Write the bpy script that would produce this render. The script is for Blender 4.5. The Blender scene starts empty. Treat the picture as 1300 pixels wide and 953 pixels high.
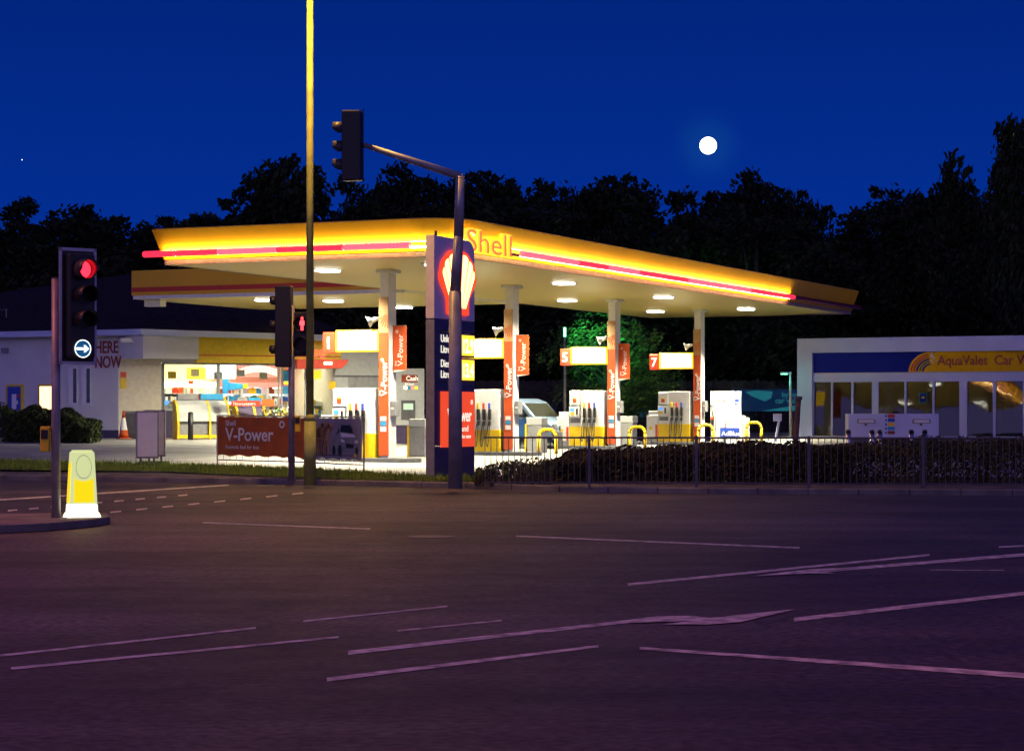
import bpy, math, random
from mathutils import Vector, Matrix
R = math.radians
random.seed(7)
S = bpy.context.scene
COL = S.collection

# ------------------------------------------------------------------ camera
H = 1.65; HZ = 524.0; F = 2800.0
cam_d = bpy.data.cameras.new('camera'); cam = bpy.data.objects.new('camera', cam_d)
COL.objects.link(cam); S.camera = cam
cam.location = (0, 0, H); cam.rotation_euler = (R(90), 0, 0)
cam_d.sensor_width = 36; cam_d.lens = F / 1300 * 36
cam_d.shift_y = (HZ - 476.5) / 1300
cam_d.clip_start = 0.1; cam_d.clip_end = 9000
S.render.resolution_x = 1024; S.render.resolution_y = 750

# ------------------------------------------------------------------ view / render
S.view_settings.view_transform = 'Standard'; S.view_settings.look = 'None'
S.view_settings.exposure = 0; S.view_settings.gamma = 1
S.render.engine = 'CYCLES'
S.cycles.use_denoising = True
S.cycles.max_bounces = 7; S.cycles.diffuse_bounces = 3; S.cycles.glossy_bounces = 3
S.cycles.transmission_bounces = 4; S.cycles.transparent_max_bounces = 8
S.cycles.sample_clamp_indirect = 6; S.cycles.caustics_reflective = False; S.cycles.caustics_refractive = False

# ------------------------------------------------------------------ world: deep dusk sky, afterglow behind the camera
W = bpy.data.worlds.new('World'); S.world = W; W.use_nodes = True
nt = W.node_tree; N = nt.nodes; L = nt.links; N.clear()
out = N.new('ShaderNodeOutputWorld'); bg = N.new('ShaderNodeBackground')
tc = N.new('ShaderNodeTexCoord'); sep = N.new('ShaderNodeSeparateXYZ')
L.new(tc.outputs['Generated'], sep.inputs[0])
el = N.new('ShaderNodeValToRGB'); L.new(sep.outputs['Z'], el.inputs[0])      # elevation ramp (dark east side)
cr = el.color_ramp
cr.elements[0].position = 0.0;  cr.elements[0].color = (0.0016, 0.034, 0.330, 1)
cr.elements[1].position = 1.0;  cr.elements[1].color = (0.036, 0.020, 0.15, 1)
for p, c in ((0.07, (0.0010, 0.029, 0.295, 1)), (0.12, (0.0006, 0.024, 0.255, 1)), (0.19, (0.0006, 0.018, 0.200, 1)), (0.45, (0.024, 0.020, 0.14, 1))):
    e = cr.elements.new(p); e.color = c
west = N.new('ShaderNodeMapRange'); L.new(sep.outputs['Y'], west.inputs[0])
west.inputs[1].default_value = 0.15; west.inputs[2].default_value = -1.0
west.inputs[3].default_value = 0.0; west.inputs[4].default_value = 1.0
zr = N.new('ShaderNodeMapRange'); L.new(sep.outputs['Z'], zr.inputs[0])
zr.inputs[1].default_value = 0.9; zr.inputs[2].default_value = 0.0; zr.inputs[3].default_value = 0.0; zr.inputs[4].default_value = 1.0
mul = N.new('ShaderNodeMath'); mul.operation = 'MULTIPLY'; L.new(west.outputs[0], mul.inputs[0]); L.new(zr.outputs[0], mul.inputs[1])
mx = N.new('ShaderNodeMix'); mx.data_type = 'RGBA'
L.new(mul.outputs[0], mx.inputs[0]); L.new(el.outputs[0], mx.inputs[6]); mx.inputs[7].default_value = (0.38, 0.31, 0.84, 1)
md = Vector(((899 - 650) / F, 1.0, (HZ - 185) / F)).normalized()
dt = N.new('ShaderNodeVectorMath'); dt.operation = 'DOT_PRODUCT'; nv = N.new('ShaderNodeVectorMath'); nv.operation = 'NORMALIZE'
L.new(tc.outputs['Generated'], nv.inputs[0]); L.new(nv.outputs[0], dt.inputs[0]); dt.inputs[1].default_value = md
ac = N.new('ShaderNodeMath'); ac.operation = 'ARCCOSINE'; L.new(dt.outputs['Value'], ac.inputs[0])
gl = N.new('ShaderNodeMapRange'); gl.interpolation_type = 'SMOOTHERSTEP'; L.new(ac.outputs[0], gl.inputs[0])
gl.inputs[1].default_value = 0.021; gl.inputs[2].default_value = 0.0; gl.inputs[3].default_value = 0; gl.inputs[4].default_value = 1
gm = N.new('ShaderNodeMix'); gm.data_type = 'RGBA'; gm.blend_type = 'ADD'; L.new(gl.outputs[0], gm.inputs[0]); L.new(mx.outputs[2], gm.inputs[6]); gm.inputs[7].default_value = (0.002, 0.018, 0.02, 1)
L.new(gm.outputs[2], bg.inputs[0]); bg.inputs[1].default_value = 1.0
L.new(bg.outputs[0], out.inputs[0])

# ------------------------------------------------------------------ pixel helpers (positions measured on the photograph -> metres)
def sm(a, b, x):
    t = max(0.0, min(1.0, (x - a) / (b - a))); return t * t * (3 - 2 * t)
def zf(x, y):
    return 0.12 + 0.006 * max(0, y - 52) + 0.35 * sm(57, 80, y) * sm(-3.5, -9, x) + 0.30 * sm(75, 92, y) * sm(8, 12, x)
def at(px, py, Y): return Vector(((px - 650) / F * Y, Y, H + (HZ - py) / F * Y))
def X(px, Y): return (px - 650) / F * Y
def ground(px, py, z=0.0):
    Y = F * (H - z) / (py - HZ); return Vector(((px - 650) / F * Y, Y, z))
def site(px, Y):
    x = X(px, Y); return Vector((x, Y, zf(x, Y)))
TH = R(24.5)
U = Vector((math.cos(TH), -math.sin(TH), 0)); V = Vector((math.sin(TH), math.cos(TH), 0))

# ------------------------------------------------------------------ materials
def lin(r, g, b):
    f = lambda c: (c / 255 / 12.92) if c <= 10 else ((c / 255 + .055) / 1.055) ** 2.4
    return (f(r), f(g), f(b))
MATS = {}
def mat(name, col, rough=.5, metal=0, emit=None, es=0, var=.12, scale=6, bump=0.0, bscale=60, spec=.5, dirt=None, coat=0):
    if name in MATS: return MATS[name]
    m = bpy.data.materials.new(name); m.use_nodes = True; t = m.node_tree; p = t.nodes['Principled BSDF']
    p.inputs['Roughness'].default_value = rough; p.inputs['Metallic'].default_value = metal
    p.inputs['Specular IOR Level'].default_value = spec; p.inputs['Coat Weight'].default_value = coat
    tcn = t.nodes.new('ShaderNodeTexCoord')
    n = t.nodes.new('ShaderNodeTexNoise'); n.inputs['Scale'].default_value = scale; n.inputs['Detail'].default_value = 5
    t.links.new(tcn.outputs['Object'], n.inputs['Vector'])
    mr = t.nodes.new('ShaderNodeMix'); mr.data_type = 'RGBA'
    c2 = dirt if dirt else tuple(c * (1 - var * 2) for c in col)
    mr.inputs[6].default_value = (*c2, 1); mr.inputs[7].default_value = (*[min(1, c * (1 + var * .5)) for c in col], 1)
    rp = t.nodes.new('ShaderNodeMapRange'); rp.inputs[1].default_value = .3; rp.inputs[2].default_value = .62
    t.links.new(n.outputs['Fac'], rp.inputs[0]); t.links.new(rp.outputs[0], mr.inputs[0])
    t.links.new(mr.outputs[2], p.inputs['Base Color'])
    if emit is not None:
        p.inputs['Emission Color'].default_value = (*emit, 1); p.inputs['Emission Strength'].default_value = es
    if bump:
        b = t.nodes.new('ShaderNodeBump'); n2 = t.nodes.new('ShaderNodeTexNoise'); n2.inputs['Scale'].default_value = bscale
        t.links.new(tcn.outputs['Object'], n2.inputs['Vector'])
        t.links.new(n2.outputs['Fac'], b.inputs['Height']); b.inputs['Strength'].default_value = bump; b.inputs['Distance'].default_value = .02
        t.links.new(b.outputs[0], p.inputs['Normal'])
    MATS[name] = m; return m

def asphalt():
    m = bpy.data.materials.new('asphalt'); m.use_nodes = True; t = m.node_tree; p = t.nodes['Principled BSDF']
    tcn = t.nodes.new('ShaderNodeTexCoord')
    def noise(s, d=4, dist=0):
        n = t.nodes.new('ShaderNodeTexNoise'); n.inputs['Scale'].default_value = s; n.inputs['Detail'].default_value = d
        n.inputs['Distortion'].default_value = dist
        t.links.new(tcn.outputs['Object'], n.inputs['Vector']); return n
    big = noise(.18, 4, .5); fine = noise(13, 6); mid = noise(2.2, 5)
    v = t.nodes.new('ShaderNodeTexVoronoi'); v.feature = 'DISTANCE_TO_EDGE'; v.inputs['Scale'].default_value = .22
    mp = t.nodes.new('ShaderNodeMapping'); mp.inputs['Scale'].default_value = (1, 2.6, 1); mp.inputs['Rotation'].default_value = (0, 0, .5)
    add = t.nodes.new('ShaderNodeVectorMath'); add.operation = 'ADD'
    t.links.new(tcn.outputs['Object'], mp.inputs[0]); t.links.new(mp.outputs[0], add.inputs[0]); t.links.new(mid.outputs['Color'], add.inputs[1])
    t.links.new(add.outputs[0], v.inputs['Vector'])
    r1 = t.nodes.new('ShaderNodeValToRGB'); t.links.new(big.outputs['Fac'], r1.inputs[0])
    r1.color_ramp.elements[0].position = .38; r1.color_ramp.elements[0].color = (.032, .029, .029, 1)
    r1.color_ramp.elements[1].position = .62; r1.color_ramp.elements[1].color = (.084, .072, .070, 1)
    mA = t.nodes.new('ShaderNodeMix'); mA.data_type = 'RGBA'; mA.blend_type = 'MULTIPLY'; mA.inputs[0].default_value = .9
    rf = t.nodes.new('ShaderNodeMapRange'); rf.inputs[1].default_value = .36; rf.inputs[2].default_value = .66; rf.inputs[3].default_value = .35; rf.inputs[4].default_value = 1.75
    t.links.new(fine.outputs['Fac'], rf.inputs[0])
    t.links.new(r1.outputs[0], mA.inputs[6]); t.links.new(rf.outputs[0], mA.inputs[7])
    crk = t.nodes.new('ShaderNodeMapRange'); crk.inputs[1].default_value = 0.0; crk.inputs[2].default_value = .012; crk.inputs[3].default_value = .45; crk.inputs[4].default_value = 1
    t.links.new(v.outputs['Distance'], crk.inputs[0])
    mB = t.nodes.new('ShaderNodeMix'); mB.data_type = 'RGBA'; mB.blend_type = 'MULTIPLY'; mB.inputs[0].default_value = 1
    t.links.new(mA.outputs[2], mB.inputs[6]); t.links.new(crk.outputs[0], mB.inputs[7])
    t.links.new(mB.outputs[2], p.inputs['Base Color'])
    # wheel-polished bands along the lanes and rectangular repair patches
    mp2 = t.nodes.new('ShaderNodeMapping'); mp2.inputs['Rotation'].default_value = (0, 0, R(62)); mp2.inputs['Scale'].default_value = (.03, .55, 1)
    t.links.new(tcn.outputs['Object'], mp2.inputs[0]); n4 = t.nodes.new('ShaderNodeTexNoise'); n4.inputs['Scale'].default_value = 1.0; n4.inputs['Detail'].default_value = 6
    t.links.new(mp2.outputs[0], n4.inputs['Vector']); r4 = t.nodes.new('ShaderNodeMapRange'); r4.inputs[1].default_value = .38; r4.inputs[2].default_value = .62; r4.inputs[3].default_value = .62; r4.inputs[4].default_value = 1.35
    t.links.new(n4.outputs['Fac'], r4.inputs[0]); mC = t.nodes.new('ShaderNodeMix'); mC.data_type = 'RGBA'; mC.blend_type = 'MULTIPLY'; mC.inputs[0].default_value = 1
    t.links.new(mB.outputs[2], mC.inputs[6]); t.links.new(r4.outputs[0], mC.inputs[7])
    vp_ = t.nodes.new('ShaderNodeTexVoronoi'); vp_.distance = 'CHEBYCHEV'; vp_.inputs['Scale'].default_value = .13; vp_.inputs['Randomness'].default_value = .8; t.links.new(mp.outputs[0], vp_.inputs['Vector'])
    sc_ = t.nodes.new('ShaderNodeSeparateColor'); t.links.new(vp_.outputs['Color'], sc_.inputs[0]); r5 = t.nodes.new('ShaderNodeMapRange'); r5.inputs[3].default_value = .78; r5.inputs[4].default_value = 1.18
    t.links.new(sc_.outputs[0], r5.inputs[0]); mD = t.nodes.new('ShaderNodeMix'); mD.data_type = 'RGBA'; mD.blend_type = 'MULTIPLY'; mD.inputs[0].default_value = 1
    t.links.new(mC.outputs[2], mD.inputs[6]); t.links.new(r5.outputs[0], mD.inputs[7]); t.links.new(mD.outputs[2], p.inputs['Base Color'])
    rr = t.nodes.new('ShaderNodeMapRange'); rr.inputs[3].default_value = .5; rr.inputs[4].default_value = .8
    t.links.new(mid.outputs['Fac'], rr.inputs[0]); t.links.new(rr.outputs[0], p.inputs['Roughness'])
    b = t.nodes.new('ShaderNodeBump'); b.inputs['Strength'].default_value = .5; b.inputs['Distance'].default_value = .012
    t.links.new(fine.outputs['Fac'], b.inputs['Height']); t.links.new(b.outputs[0], p.inputs['Normal'])
    return m
def concrete():
    m = bpy.data.materials.new('concrete'); m.use_nodes = True; t = m.node_tree; p = t.nodes['Principled BSDF']
    tcn = t.nodes.new('ShaderNodeTexCoord'); mp = t.nodes.new('ShaderNodeMapping'); mp.inputs['Rotation'].default_value = (0, 0, TH)
    t.links.new(tcn.outputs['Object'], mp.inputs[0])
    br = t.nodes.new('ShaderNodeTexBrick'); br.offset = 0; br.inputs['Scale'].default_value = 1
    br.inputs['Brick Width'].default_value = 4.5; br.inputs['Row Height'].default_value = 4.5; br.inputs['Mortar Size'].default_value = .03
    br.inputs['Color1'].default_value = (.36, .35, .32, 1); br.inputs['Color2'].default_value = (.30, .29, .27, 1); br.inputs['Mortar'].default_value = (.08, .08, .08, 1)
    t.links.new(mp.outputs[0], br.inputs['Vector'])
    n = t.nodes.new('ShaderNodeTexNoise'); n.inputs['Scale'].default_value = .6; n.inputs['Detail'].default_value = 8; n.inputs['Roughness'].default_value = .65
    t.links.new(tcn.outputs['Object'], n.inputs['Vector'])
    r = t.nodes.new('ShaderNodeMapRange'); r.inputs[1].default_value = .3; r.inputs[2].default_value = .65; r.inputs[3].default_value = .55; r.inputs[4].default_value = 1.05
    t.links.new(n.outputs['Fac'], r.inputs[0])
    mm = t.nodes.new('ShaderNodeMix'); mm.data_type = 'RGBA'; mm.blend_type = 'MULTIPLY'; mm.inputs[0].default_value = 1
    t.links.new(br.outputs['Color'], mm.inputs[6]); t.links.new(r.outputs[0], mm.inputs[7]); t.links.new(mm.outputs[2], p.inputs['Base Color'])
    p.inputs['Roughness'].default_value = .55
    return m
def glass(name, tint, gloss_rough=.02, see=.6):
    m = bpy.data.materials.new(name); m.use_nodes = True; t = m.node_tree; t.nodes.clear()
    o = t.nodes.new('ShaderNodeOutputMaterial'); tr = t.nodes.new('ShaderNodeBsdfTransparent'); g = t.nodes.new('ShaderNodeBsdfGlossy')
    tr.inputs[0].default_value = (*tint, 1); g.inputs['Roughness'].default_value = gloss_rough
    fr = t.nodes.new('ShaderNodeFresnel'); fr.inputs[0].default_value = 1.55
    tcn = t.nodes.new('ShaderNodeTexCoord'); n = t.nodes.new('ShaderNodeTexNoise'); n.inputs['Scale'].default_value = .8
    b = t.nodes.new('ShaderNodeBump'); b.inputs['Strength'].default_value = .06; b.inputs['Distance'].default_value = .08
    t.links.new(tcn.outputs['Object'], n.inputs[0]); t.links.new(n.outputs['Fac'], b.inputs['Height']); t.links.new(b.outputs[0], g.inputs['Normal'])
    ml = t.nodes.new('ShaderNodeMath'); ml.operation = 'MULTIPLY_ADD'; ml.inputs[1].default_value = 1.0; ml.inputs[2].default_value = 1 - see - .3 if see < .7 else .04
    t.links.new(fr.outputs[0], ml.inputs[0])
    mix = t.nodes.new('ShaderNodeMixShader'); t.links.new(ml.outputs[0], mix.inputs[0]); t.links.new(tr.outputs[0], mix.inputs[1]); t.links.new(g.outputs[0], mix.inputs[2])
    t.links.new(mix.outputs[0], o.inputs[0]); return m
def leafmat(name, a, b, trans=0.0):
    m = bpy.data.materials.new(name); m.use_nodes = True; t = m.node_tree; p = t.nodes['Principled BSDF']
    tcn = t.nodes.new('ShaderNodeTexCoord')
    n = t.nodes.new('ShaderNodeTexNoise'); n.inputs['Scale'].default_value = .9; n.inputs['Detail'].default_value = 4
    t.links.new(tcn.outputs['Object'], n.inputs['Vector'])
    r = t.nodes.new('ShaderNodeValToRGB'); t.links.new(n.outputs['Fac'], r.inputs[0])
    r.color_ramp.elements[0].position = .35; r.color_ramp.elements[0].color = (*a, 1)
    r.color_ramp.elements[1].position = .65; r.color_ramp.elements[1].color = (*b, 1)
    t.links.new(r.outputs[0], p.inputs['Base Color']); p.inputs['Roughness'].default_value = .75; p.inputs['Specular IOR Level'].default_value = .2
    return m
def emis(name, col, s):
    return mat(name, tuple(c * .6 for c in col), .4, emit=col, es=s, var=.05)

M = {}
M['asphalt'] = asphalt(); M['concrete'] = concrete()
M['paint'] = mat('road_paint', (.74, .72, .66), .7, var=.3, scale=7, dirt=(.20, .19, .18))
M['railing'] = mat('railing_steel', (.13, .12, .13), .5, .3, var=.15, scale=3)
M['kerb'] = mat('kerb_stone', (.20, .185, .17), .8, var=.25, scale=2, bump=.3)
M['footway'] = mat('footway_tarmac', (.12, .105, .095), .85, var=.25, scale=1.5, bump=.3)
M['earth'] = mat('earth', (.05, .04, .03), .9, var=.3, scale=.7)
M['soil'] = mat('turf_soil', (.06, .08, .025), .9, var=.3, scale=3)
M['grass'] = leafmat('grass_blade', (.13, .23, .025), (.26, .36, .05))
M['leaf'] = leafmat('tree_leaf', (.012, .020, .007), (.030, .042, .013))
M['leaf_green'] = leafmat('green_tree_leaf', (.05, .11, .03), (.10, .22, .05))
M['hedge'] = leafmat('hedge_leaf', (.040, .040, .012), (.085, .07, .025))
M['hedge2'] = leafmat('privet_leaf', (.04, .06, .015), (.08, .11, .03))
M['bark'] = mat('bark', (.05, .04, .03), .9, bump=.5, bscale=20)
M['steel'] = mat('galvanised_steel', (.32, .31, .31), .5, .6, var=.15)
M['pole'] = mat('painted_grey_steel', (.36, .34, .36), .5, .3, var=.15, scale=3)
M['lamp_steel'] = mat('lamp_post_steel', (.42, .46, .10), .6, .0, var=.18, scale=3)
M['brownpost'] = mat('weathered_steel', (.16, .12, .08), .7, .2, var=.25, scale=3)
M['black'] = mat('black_plastic', (.012, .012, .013), .45, var=.1)
M['hood'] = mat('hood_plastic', (.05, .05, .05), .5, var=.1)
M['dark'] = mat('dark_lens', (.015, .010, .012), .35, var=.05, spec=.3)
M['boardwhite'] = mat('reflective_white_border', (.6, .58, .66), .5, var=.1)
M['white'] = mat('white_render', (.74, .73, .72), .7, var=.06, scale=.8, bump=.06, bscale=40)
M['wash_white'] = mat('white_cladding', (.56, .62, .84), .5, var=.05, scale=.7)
M['metalwhite'] = mat('white_enamel', (.84, .84, .82), .35, var=.04)
M['soffit'] = None
M['cream'] = mat('cream_wall', (.80, .72, .55), .7, var=.06)
M['grey'] = mat('grey_cladding', (.46, .48, .48), .5, var=.05)
M['dgrey'] = mat('dark_grey_metal', (.10, .10, .11), .5, var=.1)
M['mgrey'] = mat('mid_grey_metal', (.26, .26, .27), .5, var=.1)
M['navy'] = mat('navy_panel', (.065, .045, .11), .4, var=.1)
M['lilac'] = mat('pale_panel', (.86, .80, .90), .4, var=.05)
M['palelilac'] = mat('pale_edge', (.85, .76, .68), .45, var=.05)
M['yellow'] = mat('yellow_paint', (.90, .62, .01), .4, var=.06)
M['fascia_y'] = mat('fascia_yellow', (.88, .48, .004), .45, var=.03, scale=.5)
M['brightyellow'] = mat('safety_yellow', (.88, .58, .01), .4, var=.05)
M['red'] = mat('red_paint', (.62, .045, .015), .45, var=.06)
M['orange'] = mat('banner_orange', (.55, .075, .010), .6, var=.05, scale=1.2)
M['vinylred'] = mat('banner_vinyl_red', (.46, .11, .012), .6, var=.14, scale=1.8, bump=.6, bscale=3)
M['vinylgrey'] = mat('banner_vinyl_grey', (.33, .29, .33), .6, var=.1, scale=1.8, bump=.5, bscale=3)
M['tan'] = mat('banner_tan', (.48, .28, .12), .6, var=.1)
M['letter'] = mat('white_lettering', (.80, .78, .78), .5, var=.03)
M['rooft'] = mat('slate_roof', (.03, .026, .03), .9, var=.2, scale=4, spec=.1)
M['rust'] = mat('rusty_pipe', (.16, .075, .05), .8, var=.3, scale=5)
M['blue'] = mat('blue_plastic', (.02, .07, .45), .4)
M['skyblue'] = mat('sky_blue_plastic', (.03, .30, .62), .4)
M['rubber'] = mat('rubber', (.02, .02, .02), .8)
M['chrome'] = mat('chrome', (.7, .7, .7), .18, 1)
M['timber'] = mat('dark_timber', (.06, .05, .04), .8, var=.25, scale=3)
M['washblue'] = mat('sign_blue', (.006, .012, .20), .85, var=.05, spec=.1)
M['washyellow'] = mat('sign_yellow', (.80, .47, .01), .85, var=.05, spec=.1)
M['brownred'] = mat('sign_brown', (.30, .05, .02), .5)
M['green'] = mat('sign_green', (.02, .15, .06), .5)
M['tube'] = emis('red_light_tube', (1.0, .03, .075), 1.25)
M['tubehot'] = emis('red_light_tube_bright', (1.0, .13, .20), 1.3)
M['tubeoff'] = mat('red_tube_off', (.16, .01, .03), .35)
M['strip'] = emis('fascia_lamp', (1.0, .82, .35), 34)
M['lum'] = emis('luminaire_white', (1.0, .98, .86), 9)
M['signlit'] = emis('sign_face_lit', (1.0, .88, .50), 5)
M['signlity'] = emis('sign_yellow_lit', (1.0, .62, .03), 1.3)
M['signlitr'] = emis('sign_red_lit', (1.0, .07, .025), .75)
M['pecten'] = emis('logo_yellow_lit', (1.0, .76, .24), 3.2)
M['pectenr'] = emis('logo_red_lit', (1.0, .06, .015), 1.2)
M['letterred'] = emis('red_letter_face', (1.0, .24, .06), .9)
M['price'] = emis('price_yellow', (1.0, .62, .03), 1.6)
M['pricedigit'] = emis('price_digit', (1.0, .93, .6), 2.6)
M['textlit'] = emis('lit_lettering', (1.0, .93, .75), 1.1)
M['vplit'] = emis('lit_red_panel', (1.0, .085, .02), .85)
M['moon'] = emis('moon_light', (1.0, .97, .86), 3.5)
M['redlens'] = emis('red_signal_lens', (1.0, .010, .022), 7)
M['redman'] = emis('red_man', (1.0, .05, .06), 4)
M['bluelens'] = emis('blue_sign_lens', (.010, .12, .30), .6)
M['whitesym'] = emis('white_symbol', (.90, 1.0, .92), 2.2)
M['bollard'] = emis('bollard_shell', (.72, .80, .35), .85)
M['bollardhot'] = emis('bollard_base_light', (1.0, 1.0, .62), 2.6)
M['bollardy'] = emis('bollard_yellow', (1.0, .72, .0), 1.0)
M['shoplight'] = emis('shop_ceiling_light', (1.0, .93, .78), 7)
M['chiller'] = emis('chiller_light', (.93, 1.0, .95), 2.4)
M['pinklit'] = emis('pink_header_lit', (1.0, .28, .22), 1.2)
M['posterlit'] = emis('lit_poster', (1.0, .72, .38), 2.0)
M['screen'] = emis('screen_blue', (.10, .38, 1.0), 1.0)
M['screengreen'] = emis('screen_green', (.55, .75, .55), .7)
M['shopred'] = emis('red_shop_letters', (1.0, .16, .08), 1.2)
M['sodium'] = emis('sodium_lamp', (1.0, .55, .18), 20)
M['mercury'] = emis('mercury_lamp', (.30, 1.0, .65), 3)
M['glass'] = glass('shop_glass', (.93, .97, .95), .02, .9)
M['darkglass'] = glass('tinted_glass', (.42, .42, .36), .03, .9)
M['carglass'] = mat('car_glass', (.02, .025, .025), .06, var=.1, spec=.8)
M['carpaint'] = mat('car_paint_pale_blue', (.17, .25, .36), .3, .2, var=.04, coat=.6)
M['carblue'] = mat('car_paint_blue', (.02, .10, .30), .3, .2, var=.04, coat=.6)

# ------------------------------------------------------------------ mesh builder
class MB:
    def __init__(s): s.v = []; s.f = []; s.m = []; s.mats = []
    def mi(s, m):
        if m not in s.mats: s.mats.append(m)
        return s.mats.index(m)
    def add(s, vs, fs, m):
        b = len(s.v); s.v += [tuple(v) for v in vs]; k = s.mi(m)
        for f in fs: s.f.append([b + i for i in f]); s.m.append(k)
        return s
    def box(s, x0, x1, y0, y1, z0, z1, m):
        vs = [(x, y, z) for z in (z0, z1) for y in (y0, y1) for x in (x0, x1)]
        return s.add(vs, [(0, 2, 3, 1), (4, 5, 7, 6), (0, 1, 5, 4), (1, 3, 7, 5), (3, 2, 6, 7), (2, 0, 4, 6)], m)
    def poly(s, pts, m): return s.add(pts, [list(range(len(pts)))], m)
    def tube(s, p0, p1, r0, r1=None, m=None, n=12, caps=True):
        r1 = r0 if r1 is None else r1; p0 = Vector(p0); p1 = Vector(p1); d = (p1 - p0).normalized()
        a = Vector((0, 0, 1)) if abs(d.z) < .9 else Vector((1, 0, 0)); e1 = d.cross(a).normalized(); e2 = d.cross(e1)
        vs = []
        for p, r in ((p0, r0), (p1, r1)):
            for i in range(n):
                t = 2 * math.pi * i / n; vs.append(p + e1 * r * math.cos(t) + e2 * r * math.sin(t))
        fs = [(i, (i + 1) % n, n + (i + 1) % n, n + i) for i in range(n)]
        if caps: fs += [list(range(n))[::-1], list(range(n, 2 * n))]
        return s.add(vs, fs, m)
    def path(s, pts, r, m, n=8):
        for a, b in zip(pts[:-1], pts[1:]): s.tube(a, b, r, r, m, n)
        return s
    def prism(s, poly, y0, y1, m, plane='xz'):
        n = len(poly)
        mk = {'xz': lambda a, b, c: (a, c, b), 'xy': lambda a, b, c: (a, b, c), 'yz': lambda a, b, c: (c, a, b)}[plane]
        vs = [mk(a, b, y0) for a, b in poly] + [mk(a, b, y1) for a, b in poly]
        fs = [list(range(n))[::-1], list(range(n, 2 * n))] + [(i, (i + 1) % n, n + (i + 1) % n, n + i) for i in range(n)]
        return s.add(vs, fs, m)
    def text(s, body, size, m, loc=(0, 0, 0), rot=(R(90), 0, 0), ext=.006, bold=.0, align='LEFT', sx=1.0):
        c = bpy.data.curves.new('t', 'FONT'); c.body = body; c.size = size; c.extrude = ext; c.offset = bold; c.align_x = align; c.resolution_u = 3
        o = bpy.data.objects.new('t', c); COL.objects.link(o)
        dg = bpy.context.evaluated_depsgraph_get(); me = bpy.data.meshes.new_from_object(o.evaluated_get(dg))
        Mx = Matrix.Translation(loc) @ Matrix.Rotation(rot[2], 4, 'Z') @ Matrix.Rotation(rot[1], 4, 'Y') @ Matrix.Rotation(rot[0], 4, 'X') @ Matrix.Diagonal((sx, 1, 1, 1))
        s.add([Mx @ v.co for v in me.vertices], [list(p.vertices) for p in me.polygons], m)
        bpy.data.objects.remove(o); bpy.data.curves.remove(c); bpy.data.meshes.remove(me)
        return s
    def build(s, name, parent=None, bevel=0, smooth=False, loc=None, rz=None):
        me = bpy.data.meshes.new(name); me.from_pydata(s.v, [], s.f)
        for m in s.mats: me.materials.append(m)
        me.polygons.foreach_set('material_index', s.m)
        if smooth: me.polygons.foreach_set('use_smooth', [len(p.vertices) <= 4 for p in me.polygons])
        me.update()
        o = bpy.data.objects.new(name, me); COL.objects.link(o)
        if parent: o.parent = parent
        if loc is not None: o.location = loc
        if rz is not None: o.rotation_euler = (0, 0, rz)
        if bevel:
            b = o.modifiers.new('bevel', 'BEVEL'); b.width = bevel; b.segments = 2; b.limit_method = 'ANGLE'
        return o
def tag(o, label, cat, group=None, kind=None):
    o['label'] = label; o['category'] = cat
    if group: o['group'] = group
    if kind: o['kind'] = kind
    return o
def struct(o): o['kind'] = 'structure'; return o
def thing(name, label, cat, loc, rz=0, group=None):
    o = bpy.data.objects.new(name, None); COL.objects.link(o); o.empty_display_size = .3
    o.location = loc; o.rotation_euler = (0, 0, rz); return tag(o, label, cat, group)
def copy_tree(o, loc=None, rz=None, label=None, parent=None):
    kids = [c for c in COL.objects if c.parent == o]
    c = o.copy(); COL.objects.link(c)
    if parent: c.parent = parent
    if loc is not None: c.location = loc
    if rz is not None: c.rotation_euler = (0, 0, rz)
    if label: c['label'] = label
    for k in kids: copy_tree(k, parent=c)
    return c
def area(name, loc, sx, sy, power, col, rot=(0, 0, 0), spread=None, parent=None):
    d = bpy.data.lights.new(name, 'AREA'); d.shape = 'RECTANGLE'; d.size = sx; d.size_y = sy; d.energy = power; d.color = col
    if spread: d.spread = spread
    o = bpy.data.objects.new(name, d); COL.objects.link(o); o.location = loc; o.rotation_euler = rot
    if parent: o.parent = parent
    return o

# ================================================================== GROUND
def sheet(name, Ya, Yb, xs, m, zfun, n=12, dz=0):
    b = MB(); vs = []; fs = []
    for x in xs:
        for j in range(n + 1):
            y = Ya(x) + (Yb(x) - Ya(x)) * j / n; vs.append((x, y, zfun(x, y) + dz))
    for i in range(len(xs) - 1):
        for j in range(n):
            a = i * (n + 1) + j; fs.append((a, a + n + 1, a + n + 2, a + 1))
    return struct(b.add(vs, fs, m).build(name, smooth=True))
b = MB(); b.poly([(-1500, -400, -.3), (1500, -400, -.3), (1500, 2500, -.3), (-1500, 2500, -.3)], M['earth']); struct(b.build('ground'))
KP = [(-60, 74.0), (-26, 60.5), (-12.6, 54.4), (-8.4, 52.5), (-4.1, 50.2), (-.86, 48.1), (.83, 46.2), (4.0, 44.9), (10.2, 44.0), (25, 42.5), (60, 40)]
def lerp(P, x):
    if x <= P[0][0]: return P[0][1]
    for (a, c), (d, e) in zip(P[:-1], P[1:]):
        if x <= d: return c + (e - c) * (x - a) / (d - a)
    return P[-1][1]
kerbY = lambda x: lerp(KP, x)
xs = [-60 + i * 1.0 for i in range(121)]
sheet('road', lambda x: -40, lambda x: kerbY(x) + .05, xs, M['asphalt'], lambda x, y: 0, n=4)
b = MB()
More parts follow.
